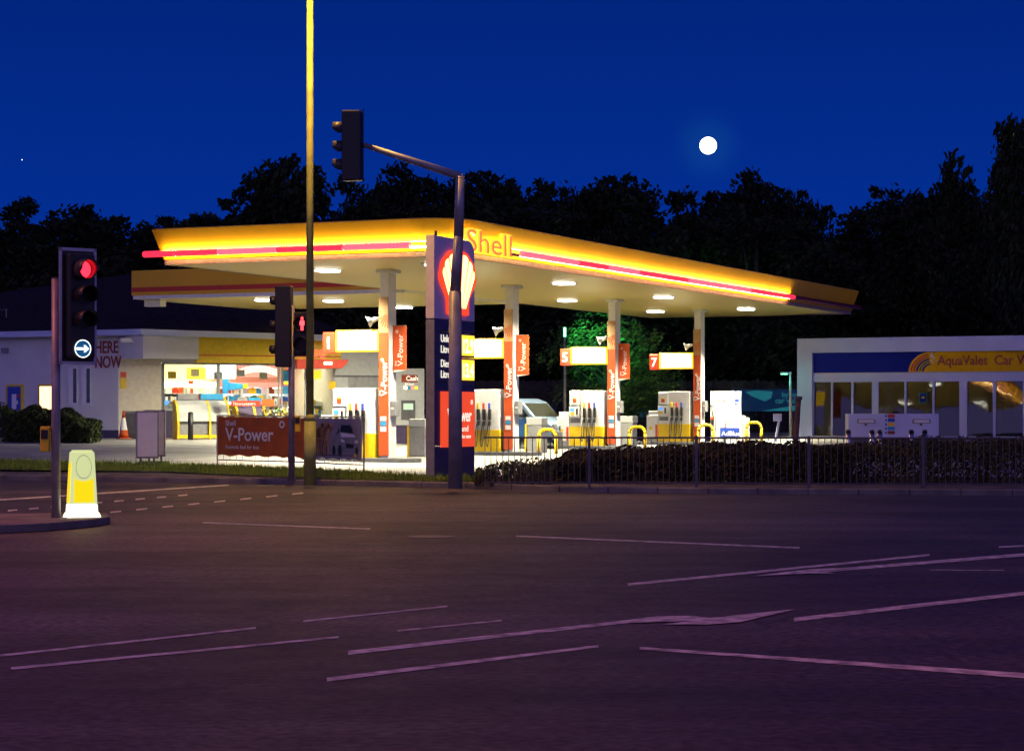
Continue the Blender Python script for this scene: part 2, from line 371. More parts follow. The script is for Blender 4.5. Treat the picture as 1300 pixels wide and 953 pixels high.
for x0, x1 in zip(xs[:-1], xs[1:]):
    x1 -= .018; y0, y1 = kerbY(x0), kerbY(x1)
    vs = [(x0, y0, -.1), (x1, y1, -.1), (x1, y1, .105), (x0, y0, .105), (x0, y0 + .02, .125), (x1, y1 + .02, .125), (x0, y0 + .15, .125), (x1, y1 + .15, .125), (x0, y0 + .15, -.1), (x1, y1 + .15, -.1)]
    b.add(vs, [(0, 1, 2, 3), (3, 2, 5, 4), (4, 5, 7, 6), (6, 7, 9, 8)], M['kerb'])
struct(b.build('kerb'))
sheet('footway', lambda x: kerbY(x) + .15, lambda x: kerbY(x) + 3.6, xs, M['footway'], lambda x, y: .118, n=3)
sheet('forecourt', lambda x: kerbY(x) + 3.5, lambda x: 130, xs, M['concrete'], zf, n=60, dz=-.002)
NP = [(-60, 79), (-25, 63.5), (-12.9, 57.5), (-9.1, 56.6), (-4.6, 51.3), (-1.94, 49.5), (-.4, 48.9)]
FP = [(-60, 86), (-25, 68), (-14.9, 64), (-9.9, 61.6), (-7.5, 60), (-5.1, 57.5), (-2, 52.2), (-.4, 50.2)]
gx = [-40 + i * .6 for i in range(67)]
sheet('verge', lambda x: lerp(NP, x), lambda x: lerp(FP, x), gx, M['soil'], zf, n=6, dz=.012)
# grass blades of the verge
b = MB(); rnd = random.Random(3); vs = []; fs = []
for i in range(26000):
    x = rnd.uniform(-22, -.4); a, c = lerp(NP, x), lerp(FP, x); y = rnd.uniform(a, c); z = zf(x, y)
    h = rnd.uniform(.05, .15) * (1.8 if rnd.random() < .05 else 1); an = rnd.uniform(0, 6.28); w = .012; dx, dy = math.cos(an) * w, math.sin(an) * w
    lx, ly = rnd.uniform(-.06, .06), rnd.uniform(-.06, .06); k = len(vs)
    vs += [(x - dx, y - dy, z), (x + dx, y + dy, z), (x + lx, y + ly, z + h)]; fs.append((k, k + 1, k + 2))
b.add(vs, fs, M['grass']); tag(b.build('grass'), 'short green grass on the verge between pavement and forecourt', 'grass', kind='stuff')
# planting bed soil behind the guard railing
sheet('planting_bed', lambda x: kerbY(x) + 2.9, lambda x: kerbY(x) + 8.4, [0.1 + i * 1.0 for i in range(45)], M['earth'], zf, n=4, dz=.016)

# road markings (one sheet each, painted)
def mark(*pts): return [ground(px, py, .004) for px, py in pts]
def line(x0, y0, t0, x1, y1, t1): return mark((x0, y0 - t0 / 2), (x0, y0 + t0 / 2), (x1, y1 + t1 / 2), (x1, y1 - t1 / 2))
b = MB()
for a in [(442, 828, 5, 800, 788, 4), (415, 862, 5, 760, 819.5, 3), (812, 822, 3, 1300, 857, 6.5), (1300, 857, 6.5, 1800, 893, 9), (1008, 786, 5, 1420, 739, 4), (797, 741.5, 3, 1180, 704, 2.5),
          (1010, 727, 3.5, 1420, 694, 4), (655, 680, 1.6, 1015, 695, 1.8), (1268, 694, 2, 1400, 688, 2), (-60, 838, 3, 325, 796.5, 2.2), (14, 848, 3.5, 430, 808, 2.4),
          (385, 788, 2, 568, 769, 1.6), (505, 800, 2, 637, 787, 1.5), (-60, 638, 1.8, 290, 615.5, 1.4), (258, 663, 1.5, 470, 671, 1.5), (1180, 723, .8, 1275, 723.5, .8)]:
    b.poly(line(*a), M['paint'])
def mark(*pts): return [ground(px, py, .009) for px, py in pts]
b.poly(mark((800, 786), (835, 781.5), (880, 781), (900, 784), (1010, 772.5), (975, 781), (940, 789), (900, 792), (840, 792), (880, 787.5), (800, 790)), M['paint'])
b.poly(mark((955, 731), (1000, 725), (1030, 722), (1092, 719.5), (1060, 723), (1038, 725), (1060, 727), (1010, 728)), M['paint'])
def mark(*pts): return [ground(px, py, .004) for px, py in pts]
for i in range(9): b.poly(line(10 + i * 27, 648 - i * 2.4, 1.6, 22 + i * 27, 647 - i * 2.4, 1.6), M['paint'])
for i in range(8): b.poly(line(140 + i * 33, 650 - i * 3.3, 1.5, 154 + i * 33, 648.6 - i * 3.3, 1.5), M['paint'])
struct(b.build('road_markings'))
# traffic island of the left signal
isl = [(-160, 672), (-40, 668), (60, 663.5), (118, 658.5), (140, 655), (136, 651.5), (110, 650), (30, 651), (-160, 655)]
b = MB(); top = [ground(px, py, .12) for px, py in isl]
b.prism([(p.x, p.y) for p in top], 0, .12, M['kerb'], 'xy'); struct(b.build('traffic_island', bevel=.02))
# iron covers in the carriageway
b = MB(); p = ground(548, 681, .004)
b.prism([(p.x + .33 * math.cos(i * .524), p.y + .33 * math.sin(i * .524)) for i in range(12)], .002, .008, M['dgrey'], 'xy'); tag(b.build('manhole_cover'), 'round dark iron manhole cover in the road beyond the traffic island', 'manhole cover')

# ================================================================== TREES
def leaf_cloud(blobs, n, size, m, rnd, flat=.85):
    vs = []; fs = []; tot = sum(bb[3] ** 2 for bb in blobs)
    for (bx, by, bz, br) in blobs:
        k = int(n * br * br / tot); sub = [(rnd.gauss(0, 1), rnd.gauss(0, 1), rnd.gauss(0, 1)) for _ in range(14)]
        for i in range(k):
            if rnd.random() < .5:
                c = Vector(rnd.choice(sub)).normalized() * br * .8 + Vector((rnd.gauss(0, 1), rnd.gauss(0, 1), rnd.gauss(0, 1))) * br * .17
            else:
                c = Vector((rnd.gauss(0, 1), rnd.gauss(0, 1), rnd.gauss(0, 1))).normalized() * br * rnd.uniform(.2, 1.0) ** .6
            c = Vector((bx, by, bz)) + Vector((c.x, c.y, c.z * flat))
            a = Vector((rnd.gauss(0, 1), rnd.gauss(0, 1), rnd.gauss(0, 1))).normalized(); e = a.orthogonal().normalized(); g = a.cross(e)
            s = size * rnd.uniform(.5, 1.3); q = len(vs)
            vs += [c - e * s, c + g * s * .5, c + e * s, c - g * s * .5]; fs.append((q, q + 1, q + 2, q + 3))
    return vs, fs
def make_tree_mesh(seed, n=5200, size=.24, kind='round', low=.22, m=None):
    """unit tree of height 10, crown radius ~3.4"""
    rnd = random.Random(seed); blobs = []; limbs = MB()
    limbs.tube((0, 0, -.5), (0, 0, 3), .30, .22, M['bark'], 9); limbs.tube((0, 0, 3), (rnd.uniform(-.3, .3), rnd.uniform(-.3, .3), 8.5), .22, .05, M['bark'], 7)
    for i in range(30 if kind == 'round' else 14):
        hgt = rnd.uniform(low, .95) * 10; t = (hgt / 10)
        rad = 3.0 * math.sqrt(max(.05, 1 - ((t - .52) / .55) ** 2)) if kind == 'round' else 1.6 * (1.05 - t)
        an = rnd.uniform(0, 6.28); rr = rad * rnd.uniform(.35, .95); br = rnd.uniform(1.0, 1.7) if t < .8 else rnd.uniform(.55, 1.0)
        bx, by = rr * math.cos(an), rr * math.sin(an); blobs.append((bx, by, hgt - .4, br))
        limbs.tube((0, 0, hgt * .55), (bx, by, hgt - .6), .09, .03, M['bark'], 5)
    for i in range(7):  # ragged sprigs at the top
        an = rnd.uniform(0, 6.28); rr = rnd.uniform(0, 2.0); blobs.append((rr * math.cos(an), rr * math.sin(an), rnd.uniform(8.6, 9.9) - rr * .6, rnd.uniform(.25, .5)))
    vs, fs = leaf_cloud(blobs, n, size, m or M['leaf'], rnd)
    c = MB(); c.add(vs, fs, m or M['leaf']); return limbs, c
protos = []
def tree_proto(seed, **k):
    limbs, c = make_tree_mesh(seed, **k); r = bpy.data.objects.new('tree', None); COL.objects.link(r)
    c.build('crown', r); limbs.build('trunk', r, smooth=True); return r
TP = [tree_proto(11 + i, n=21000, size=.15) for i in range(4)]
used = [False] * 4
trees = [(-30, 238, 120, .40), (45, 240, 125, .42), (108, 261, 120, .36), (150, 264, 114, .44), (196, 268, 118, .40), (238, 264, 115, .50), (287, 250, 116, .44), (338, 240, 118, .34), (384, 190, 110, .34),
         (438, 210, 112, .33), (482, 230, 116, .26), (535, 212, 120, .38), (592, 208, 118, .36), (650, 212, 122, .36), (690, 232, 118, .28), (745, 233, 125, .34), (800, 214, 120, .36),
         (850, 232, 124, .36), (903, 240, 126, .32), (958, 219, 118, .32), (1003, 232, 122, .22), (1058, 248, 120, .34), (1110, 234, 116, .34), (1163, 240, 112, .30), (1215, 222, 106, .30), (1256, 214, 104, .30), (1342, 205, 102, .34)]
where = ['far left behind the shop roof', 'above the left signal head', 'left of the signal head top', 'above the shop apex', 'rounded one right of the shop apex', 'over the left end of the main canopy', 'behind the left fascia',
         'just left of the tall lamp post crown', 'tallest, behind the tall lamp post', 'behind the overhead signal head', 'low gap tree under the mast arm', 'behind the mast arm bend', 'behind the mast pole top',
         'right of the mast pole', 'small one before the central dip', 'right of the central dip', 'left of the moon', 'below and left of the moon', 'below the moon', 'right of the moon', 'thin one at the notch',
         'left of the car wash roof end', 'over the left end of the car wash', 'over the car wash rainbow sign', 'under the wispy sapling', 'under the tall spiky tree', 'at the right edge of the picture']
def place_tree(i, px, top, Y, wid, label, k=None):
    global used
    k = i % 4 if k is None else k
    x = X(px, Y); base = .3; hh = H + (HZ - top) / F * Y - base
    if not used[k]: o = TP[k]; used[k] = True
    else: o = copy_tree(TP[k])
    o.location = (x, Y, base); o.rotation_euler = (0, 0, (i * 2.399) % 6.28)
    s = hh / 9.9; o.scale = (s * wid / .36 * .9, s * wid / .36 * .9, s)
    tag(o, label, 'tree', 'dark trees along the skyline'); return o
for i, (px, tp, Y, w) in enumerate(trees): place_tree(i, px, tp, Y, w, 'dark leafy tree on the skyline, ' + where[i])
low = [(-40, 272), (50, 270), (140, 285), (225, 274), (285, 266), (395, 262), (480, 258), (560, 248), (640, 246), (715, 258), (800, 255), (880, 262), (960, 262), (1035, 270), (1110, 262), (1185, 256), (1262, 250), (1340, 245)]
wl = ['behind the aerial', 'behind the shop roof', 'above the linking canopy', 'behind the left fascia panel', 'behind the tall lamp post', 'behind the first pump sign', 'behind the price totem', 'behind the second column',
      'behind pump sign five', 'behind pump sign seven', 'behind the far canopy end', 'behind the car wash left end', 'behind the car wash sign', 'behind the car wash right end', 'beyond the right edge of the car wash', 'right of the car wash lettering', 'cut by the right picture edge', 'last on the right beyond the picture']
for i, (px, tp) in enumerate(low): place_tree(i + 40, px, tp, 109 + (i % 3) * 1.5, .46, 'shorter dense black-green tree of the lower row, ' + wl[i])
for o in COL.objects:
    pass
# wispy sapling and tall spiky tree on the right
for (px, top, Y, seed, lab, nn, sc) in ((1206, 176, 104, 77, 'wispy wind-blown sapling rising alone above the trees over the car wash', 1500, .30), (1286, 138, 98, 79, 'tall spiky narrow-topped tree at the upper right corner', 9000, .27)):
    limbs, c = make_tree_mesh(seed, n=nn, size=.26 if seed == 77 else .17, kind='spire', low=.62 if seed == 77 else .3)
    r = thing('tree', lab, 'tree', (X(px, Y), Y, .3)); hh = (H + (HZ - top) / F * Y - .3) / 10
    r.scale = (hh * sc * (1.6 if seed == 77 else 1.8), hh * sc * (1.6 if seed == 77 else 1.8), hh); c.build('crown', r); limbs.build('trunk', r, smooth=True)
# green lamplit tree behind pump sign five
limbs, c = make_tree_mesh(91, n=7000, size=.15, m=M['leaf_green'])
r = thing('tree', 'bright green lamplit tree behind pump sign five', 'tree', (X(772, 99.5), 99.5, .3)); r.scale = (.86, .86, .62); c.build('crown', r); limbs.build('trunk', r, smooth=True)

def hedge(name, label, pts, n, size, m, cat='hedge'):
    rnd = random.Random(5); vs = []; fs = []
    for i in range(n):
        t = rnd.random() * (len(pts) - 1); k = int(t); t -= k; (x0, ya, yb, h0), (x1, yc, yd, h1) = pts[k], pts[k + 1]
        x = x0 + (x1 - x0) * t; a = ya + (yc - ya) * t; c = yb + (yd - yb) * t; y = rnd.uniform(a, c)
        hh = (h0 + (h1 - h0) * t) * (1 + .16 * math.sin(x * 3.1) * math.sin(x * 1.7 + y) + .10 * math.sin(x * 7.3 + y * 5))
        z = zf(x, y) + hh * (1 - rnd.random() ** 2.2 * .98)
        p = Vector((x, y, z)); d = Vector((rnd.gauss(0, 1), rnd.gauss(0, 1), rnd.gauss(0, 1))).normalized(); e = d.orthogonal().normalized(); g = d.cross(e); s = size * rnd.uniform(.5, 1.4); q = len(vs)
        vs += [p - e * s, p + g * s * .45, p + e * s, p - g * s * .45]; fs.append((q, q + 1, q + 2, q + 3))
    o = thing(name, label, cat, (0, 0, 0)); b = MB(); b.add(vs, fs, m); fo_ = b.build('foliage', o); fo_['kind'] = 'stuff'
    t = MB(); rnd2 = random.Random(9)
    for i in range(260):
        q = rnd2.random() * (len(pts) - 1); k = int(q); q -= k; (x0, ya, yb, h0), (x1, yc, yd, h1) = pts[k], pts[k + 1]
        x = x0 + (x1 - x0) * q; y = rnd2.uniform(ya + (yc - ya) * q, yb + (yd - yb) * q); z = zf(x, y)
        t.tube((x, y, z - .05), (x + rnd2.uniform(-.2, .2), y + rnd2.uniform(-.2, .2), z + (h0 + (h1 - h0) * q) * .9), .012, .005, M['bark'], 4)
    st_ = t.build('stems', o); st_['kind'] = 'stuff'; return o
hedge('hedge', 'low brown-green hedge behind the long guard railing', [(.7, 49.3, 51, .32), (1.4, 49.0, 53, .52), (2.4, 48.8, 53, .62), (4.2, 48.4, 52.8, .68), (6.2, 47.8, 52.4, .74), (7.4, 47.6, 52, .70), (12, 47.2, 51.6, .92), (22, 46.5, 51, 1.0)], 62000, .055, M['hedge'])
hedge('hedge', 'clipped dark green hedge in front of the white shop wall', [(-24, 79.5, 82, 1.15), (-18, 77.8, 80, 1.15), (-16, 77, 79.2, 1.0), (-14.6, 76.6, 78.6, .65)], 26000, .075, M['hedge2'])
# weeds around the totem and railing end
hedge('weed_clump', 'straggly green weeds between the price totem and the railing', [(-.8, 47.6, 49.5, .25), (.1, 47.2, 50.3, .45), (.9, 47.2, 50.6, .42)], 1100, .05, M['hedge2'], 'weeds')

b = MB(); pr = []
for i in range(41):
    x = -400 + i * 20; h = 17 + 5 * math.sin(i * 1.3) + 3 * math.sin(i * 2.9); pr.append((x, h))
vs = [(x, -150 - .0006 * x * x, -1) for x, h in pr] + [(x, -165 - .0006 * x * x, h) for x, h in pr]; k = len(pr)
b.add(vs, [(i, i + 1, k + i + 1, k + i) for i in range(k - 1)], M['leaf']); struct(b.build('unseen_ridge'))  # added ridge behind the camera, darkens reflections in the car wash glass
# dark boundary fence far behind
b = thing('boundary_fence', 'tall dark close-boarded timber fence behind the forecourt', 'fence', (X(590, 105), 105, .4))
f = MB(); wtot = X(1015, 105) - X(590, 105)
k = int(wtot / .16)
for i in range(k): f.box(i * .16, i * .16 + .148, 0, .03, 0, 2.75 + .03 * ((i * 7) % 3), M['timber'])
f.build('boards', b)
for i in range(9):
    q = MB(); q.box(i * wtot / 8 - .06, i * wtot / 8 + .06, -.1, 0, 0, 2.9, M['timber']); q.build('post', b)

# ================================================================== GUARD RAILING
fence_pts = [(612, 46.1), (748, 45.8), (884, 45.5), (1027, 45.2), (1172, 44.9), (1318, 44.6), (1470, 44.3)]
rail = thing('guard_railing', 'long grey steel pedestrian guard railing along the far kerb', 'railing', (X(612, 46.1), 46.1, .118))
o0 = Vector((X(612, 46.1), 46.1, 0))
for i, (px, Y) in enumerate(fence_pts):
    p = Vector((X(px, Y), Y, 0)) - o0; q = MB(); q.box(p.x - .03, p.x + .03, p.y - .03, p.y + .03, -.05, 1.06, M['railing'])
    if i: q.build('post', rail)
    if i < len(fence_pts) - 1:
        px2, Y2 = fence_pts[i + 1]; p2 = Vector((X(px2, Y2), Y2, 0)) - o0; d = (p2 - p); Lg = d.length; d.normalize(); g = MB()
        for z, r in ((1.02, .022), (.08, .018)): g.tube(p + d * .03 + Vector((0, 0, z)), p2 - d * .03 + Vector((0, 0, z)), r, r, M['railing'], 6)
        n = 18
        for j in range(n):
            a = p + d * (Lg * (j + .5) / n); g.tube(a + Vector((0, 0, .08)), a + Vector((0, 0, 1.02)), .009, .009, M['railing'], 5)
        g.build('rail_panel', rail)

# ================================================================== CANOPY
A0 = Vector((-1.58, 58.9, 0)); WID = 9.1; LEN = 38.7; ZS = 5.86; ZB = 5.99; ZT = 6.84
def loc_uv(u, v): return A0 + U * u + V * v           # u: 0 at right long side .. -9.1 left side ; v: along the long side
canopy = thing('canopy', 'large flat filling-station canopy with glowing yellow fascia and red light tube', 'canopy', (A0.x, A0.y, 0), -TH)
# local frame: x = u, y = v.  outline, counter-clockwise from the back left corner
rc = 1.1; outl = [(-WID, LEN), (-WID, 0)]
for i in range(9):
    a = R(-90 + i * 90 / 8); outl.append((-rc + rc * math.cos(a), rc + rc * math.sin(a)))
outl.append((0, LEN))
def offs(pts, d):
    n = len(pts); res = []
    for i in range(n):
        p0, p1, p2 = Vector(pts[i - 1]), Vector(pts[i]), Vector(pts[(i + 1) % n])
        a = (p1 - p0).normalized(); c = (p2 - p1).normalized(); na = Vector((a.y, -a.x)); nc = Vector((c.y, -c.x))
        m_ = (na + nc); m_ = m_ / max(.3, m_.dot(na)) ; res.append((p1.x + m_.x * d, p1.y + m_.y * d))
    return res
def ring(b, o0_, z0, o1_, z1, m, idx=None):
    P, Q = offs(outl, o0_), offs(outl, o1_); n = len(P)
    for i in (range(n) if idx is None else idx):
        j = (i + 1) % n; b.poly([(*P[i], z0), (*P[j], z0), (*Q[j], z1), (*Q[i], z1)], m)
b = MB(); ring(b, .02, ZB, .27, ZT, M['fascia_y']); ring(b, .27, ZT, .20, ZT + .03, M['fascia_y']); fo = b.build('fascia', canopy)
b = MB()   # thin vertical panel joints
P0, P1 = offs(outl, .03), offs(outl, .283)
def joint(bb, t0, side):
    if side == 'r': bb.box(0, 0, 0, 0, 0, 0, M['yellow'])
for v in [4.3 + 2.95 * i for i in range(12)]:
    b.add([(.026, v, ZB), (.026, v + .012, ZB), (.276, v + .012, ZT), (.276, v, ZT)], [(0, 1, 2, 3)], M['yellow'])
for u in (-1.6, -4.6, -7.6): b.add([(u, -.026, ZB), (u + .012, -.026, ZB), (u + .012, -.276, ZT), (u, -.276, ZT)], [(0, 1, 2, 3)], M['yellow'])
b.build('panel_joint', canopy)
b = MB(); b.poly([(*p, ZT - .04) for p in offs(outl, .2)], M['dgrey']); b.build('roof', canopy)
# soffit with plank lines
so = bpy.data.materials.new('soffit_planks'); so.use_nodes = True; t = so.node_tree; p = t.nodes['Principled BSDF']
tcn = t.nodes.new('ShaderNodeTexCoord'); sx_ = t.nodes.new('ShaderNodeSeparateXYZ'); t.links.new(tcn.outputs['Object'], sx_.inputs[0])
mm = t.nodes.new('ShaderNodeMath'); mm.operation = 'FRACT'; ms = t.nodes.new('ShaderNodeMath'); ms.operation = 'MULTIPLY'; ms.inputs[1].default_value = 3.3
t.links.new(sx_.outputs['Y'], ms.inputs[0]); t.links.new(ms.outputs[0], mm.inputs[0])
gt = t.nodes.new('ShaderNodeMath'); gt.operation = 'GREATER_THAN'; gt.inputs[1].default_value = .07; t.links.new(mm.outputs[0], gt.inputs[0])
mc = t.nodes.new('ShaderNodeMix'); mc.data_type = 'RGBA'; mc.inputs[6].default_value = (.55, .42, .12, 1); mc.inputs[7].default_value = (.90, .73, .22, 1)
t.links.new(gt.outputs[0], mc.inputs[0]); t.links.new(mc.outputs[2], p.inputs['Base Color']); p.inputs['Roughness'].default_value = .38
M['soffit'] = so
b = MB(); b.poly([(*p, ZS) for p in offs(outl, -.02)][::-1], so); b.build('soffit', canopy)
M['trim'] = mat('dull_edge_trim', (.34, .24, .20), .6)
b = MB(); ring(b, 0, ZS - .01, 0, ZB, M['trim']); ring(b, -.1, ZS - .012, 0, ZS - .012, M['trim']); b.build('edge_trim', canopy)
# light tube on the fascia, with the lamp strip behind it that washes the fascia
TZ0, TZ1 = 6.06, 6.24
def tube_seg(b, p, q, out, m):   # p,q local 2D points on the wall line, out = outward normal
    p, q, out = Vector((*p, 0)), Vector((*q, 0)), Vector((*out, 0)); prof = [(.17, TZ0 + .03), (.24, TZ0), (.32, TZ0 + .04), (.33, (TZ0 + TZ1) / 2), (.32, TZ1 - .04), (.24, TZ1), (.17, TZ1 - .03)]
    vs = [p + out * a + Vector((0, 0, z)) for a, z in prof] + [q + out * a + Vector((0, 0, z)) for a, z in prof]; n = len(prof)
    b.add(vs, [(i, (i + 1) % n, n + (i + 1) % n, n + i) for i in range(n)] + [list(range(n))[::-1], list(range(n, 2 * n))], m)
# left short face (y = 0, outward -y)
segs = [(-WID - .55, -8.6), (-8.57, -7.2), (-7.17, -5.3), (-5.27, -3.2), (-3.17, -1.15)]
for i, (a, c) in enumerate(segs):
    b = MB(); tube_seg(b, (a, 0), (c, 0), (0, -1), M['tubehot'] if i in (2, 4) else M['tube']); b.build('light_tube', canopy, smooth=False)
rs = [3.9, 8.0, 10.3, 13.0, 17.5, 21.0, 24.3, 27.3, 29.7]
for i, (a, c) in enumerate(zip(rs[:-1], rs[1:])):
    b = MB(); tube_seg(b, (0, a + .03), (0, c), (1, 0), M['tubehot'] if i in (0, 2, 4, 5) else M['tube']); b.build('light_tube', canopy)
b = MB(); tube_seg(b, (0, 29.73), (0, LEN + .5), (1, 0), M['tubeoff']); tb = b.build('light_tube', canopy); tb['label'] = 'unlit dark red end of the light tube'
b = MB()
b.add([(-WID + .02, -.155, 6.07), (-1.0, -.155, 6.07), (-1.0, -.155, 6.12), (-WID + .02, -.155, 6.12)], [(0, 1, 2, 3), (3, 2, 1, 0)], M['strip'])
b.add([(.155, .95, 6.07), (.155, 29.5, 6.07), (.155, 29.5, 6.12), (.155, .95, 6.12)], [(0, 1, 2, 3)], M['strip'])
b.add([(-WID + .02, -.12, 6.244), (-1.0, -.12, 6.244), (-1.0, -.20, 6.244), (-WID + .02, -.20, 6.244)], [(0, 1, 2, 3)], M['strip'])
b.add([(.12, .95, 6.244), (.12, 29.6, 6.244), (.20, 29.6, 6.244), (.20, .95, 6.244)], [(0, 1, 2, 3)], M['strip'])
arc2 = [[(-rc + (rc + q) * math.cos(R(-90 + i * 10)), rc + (rc + q) * math.sin(R(-90 + i * 10))) for i in range(10)] for q in (.12, .20, .10, .21)]
for i in range(9): b.poly([(*arc2[0][i], 6.244), (*arc2[0][i + 1], 6.244), (*arc2[1][i + 1], 6.244), (*arc2[1][i], 6.244)], M['strip'])
arc = [(-rc + (rc + .155) * math.cos(R(-90 + i * 10)), rc + (rc + .155) * math.sin(R(-90 + i * 10))) for i in range(10)]
for p, q in zip(arc[:-1], arc[1:]): b.poly([(*p, 6.07), (*q, 6.07), (*q, 6.12), (*p, 6.12)], M['strip'])
b.build('fascia_lamp', canopy)
b = MB(); b.box(-WID, -1.1, -.21, -.10, 6.22, 6.238, M['fascia_y']); b.box(.10, .21, 1.1, 29.7, 6.22, 6.238, M['fascia_y'])
for i in range(9):
    for z in (6.22, 6.238): b.poly([(*arc2[2][i], z), (*arc2[2][i + 1], z), (*arc2[3][i + 1], z), (*arc2[3][i], z)], M['fascia_y'])
b.build('lamp_ledge', canopy)
b = MB(); b.box(.175, .20, .95, 3.9, 6.05, 6.14, M['fascia_y'])
for p, q in zip([(x_ * 1.0, y_) for x_, y_ in arc], arc[1:]): pass
b.build('lamp_cover', canopy)
# raised name on the right fascia; glowing yellow back copy paints its lit sides
b = MB(); b.text('Shell', .86, M['signlity'], (.27, .08, 6.0), (R(90), 0, R(90)), .045, .024, sx=1.9); b.build('fascia_lettering', canopy)
b = MB(); b.text('Shell', .86, M['letterred'], (.322, .14, 5.99), (R(90), 0, R(90)), .004, -.004, sx=1.9); b.build('fascia_lettering', canopy)
# columns
COLS = [(65.0, -3.65), (72.8, 0.0), (81.9, 3.8), (90.0, 7.65)]
burst = [(0, 0)]
def make_column(i, Y, x):
    z0 = zf(x, Y); w = Vector((x, Y, 0)) - A0; u, v = w.dot(U), w.dot(V)
    c = MB(); c.box(-.14, .14, -.25, .25, z0 + .12, ZS, M['metalwhite']); c.box(-.24, .24, -.35, .35, ZS - .10, ZS - .004, M['metalwhite'])
    co = c.build('column', canopy, bevel=.015, loc=(u, v, 0))
    q = MB(); q.box(-.165, .150, -.285, -.252, z0 + .2, 4.0, M['orange']); q.box(-.165, .150, -.285, -.252, 4.0, 5.05, M['tan'])
    for k in range(9):
        a = R(200 + k * 18); q.poly([(.10, -.289, 4.55), (.10 + .28 * math.cos(a) if .10 + .28 * math.cos(a) < .145 else .145, -.289, 4.55 + .42 * math.sin(a)), (.10 + .28 * math.cos(a + .13) if .10 + .28 * math.cos(a + .13) < .145 else .145, -.289, 4.55 + .42 * math.sin(a + .13))], M['orange'])
    q.build('cladding', co, bevel=.004)
    q = MB(); q.text('V-Power', .285, M['letter'], (.115, -.292, 2.15), (R(90), R(-90), 0), .003, .006)
    q.text('Shell', .085, M['letter'], (-.105, -.292, 2.15), (R(90), R(-90), 0), .003, .001)
    q.text('o', .20, M['letter'], (.0, -.292, 3.15), (R(90), R(-90), 0), .003, .003)
    q.box(-.11, .09, -.291, -.288, 1.42, 1.55, M['letter']); q.box(-.11, .09, -.291, -.288, 1.28, 1.40, M['skyblue']); q.box(-.11, .09, -.291, -.288, 1.10, 1.25, M['letter'])
    q.build('lettering', co)
for i, (Y, x) in enumerate(COLS): make_column(i, Y, x)
cols_xyz = [Vector((x, Y, zf(x, Y))) for Y, x in COLS]

# luminaires
lum_pts = [(1.67, 71.0, ZS), (5.46, 79.6, ZS), (9.4, 88.6, ZS), (-2.1, 62.2, ZS), (2.05, 81.9, ZS), (5.9, 90.7, ZS), (-1.8, 73.1, ZS), (-5.4, 64.6, ZS), (-6.5, 80.2, 5.76), (-8.9, 79.6, 5.76), (-4.2, 85.0, 5.76)]
lw = ['between the second and third columns, front row', 'between the third and fourth columns, front row', 'beyond the fourth column, front row', 'above the price totem, front row', 'behind the third column, back row',
      'behind the fourth column, back row', 'behind the mast pole, back row', 'left of the first column', 'on the linking canopy, left of the first column', 'on the linking canopy, nearest its front edge', 'on the linking canopy, far corner by the shop']
first = None
for i, (x, y, z) in enumerate(lum_pts):
    lab = 'square recessed white canopy light ' + lw[i]
    if first is None:
        o = thing('canopy_light', lab, 'ceiling light', (x, y, z), -TH, 'lights set in the canopy ceilings')
        f_ = MB(); f_.box(-.36, .36, -.36, .36, -.025, -.003, M['metalwhite']); f_.build('frame', o, bevel=.008)
        f_ = MB(); f_.prism([(-.28, -.28), (.28, -.28), (.28, .28), (-.28, .28)], -.085, -.026, M['lum'], 'xy'); f_.build('diffuser', o, bevel=.02)
        first = o
    else: o = copy_tree(first, (x, y, z), label=lab)
    area('canopy_lamp', (x, y, z - .10), .55, .55, 820 if i < 8 else 800, (1, .92, .66), (0, 0, -TH), spread=R(100 if i in (1, 2, 5) else 126 if i < 8 else 158))

# ================================================================== LINK CANOPY
E = Vector((-13.8, 80.0, 0)); link = thing('link_canopy', 'lower dull yellow canopy with brown-red stripe linking the shop to the main canopy', 'canopy', (E.x, E.y, 0), -TH)
LW = 11.1; LZ = 5.77
b = MB(); b.box(0, LW, 0, 9.0, LZ + .13, LZ + 1.03, M['fascia_y']); b.build('fascia', link)
b = MB(); b.box(-.006, LW, -.008, .05, LZ + .25, LZ + .42, M['red']); b.box(-.008, 0, .05, 9.0, LZ + .25, LZ + .42, M['red']); b.build('stripe', link)
b = MB(); b.box(.04, LW, .04, 8.96, LZ, LZ + .128, M['metalwhite']); b.build('edge_trim', link)
b = MB(); b.poly([(.1, .1, LZ - .003), (.1, 8.9, LZ - .003), (LW, 8.9, LZ - .003), (LW, .1, LZ - .003)], so); b.build('soffit', link)
b = MB(); b.box(.2, .9, .5, .9, LZ - .25, LZ - .004, M['metalwhite']); b.build('bracket', link, bevel=.02)

# ================================================================== SHOP
WC = Vector((-15.39, 86.2, 0)); BT = R(24.0); shop = thing('shop', 'single-storey white filling-station shop with slate roof, yellow fascia and wide lit windows', 'shop', (WC.x, WC.y, 0), BT)
SB = Matrix.Rotation(-BT, 4, 'Z')
def SL(w): return SB @ (Vector(w) - WC)       # world -> shop local
def s_at(px):    # distance along the front wall for a picture column
    k = (px - 650) / F; return (k * WC.y - WC.x) / (math.cos(BT) - k * math.sin(BT))
def zat(px, py, off=0):
    s = s_at(px); return H + (HZ - py) / F * (WC.y + math.sin(BT) * s)
zg = .60
sW0, sW1, sD1, sG1, sA1 = s_at(205), s_at(355), s_at(424), s_at(480), s_at(533)
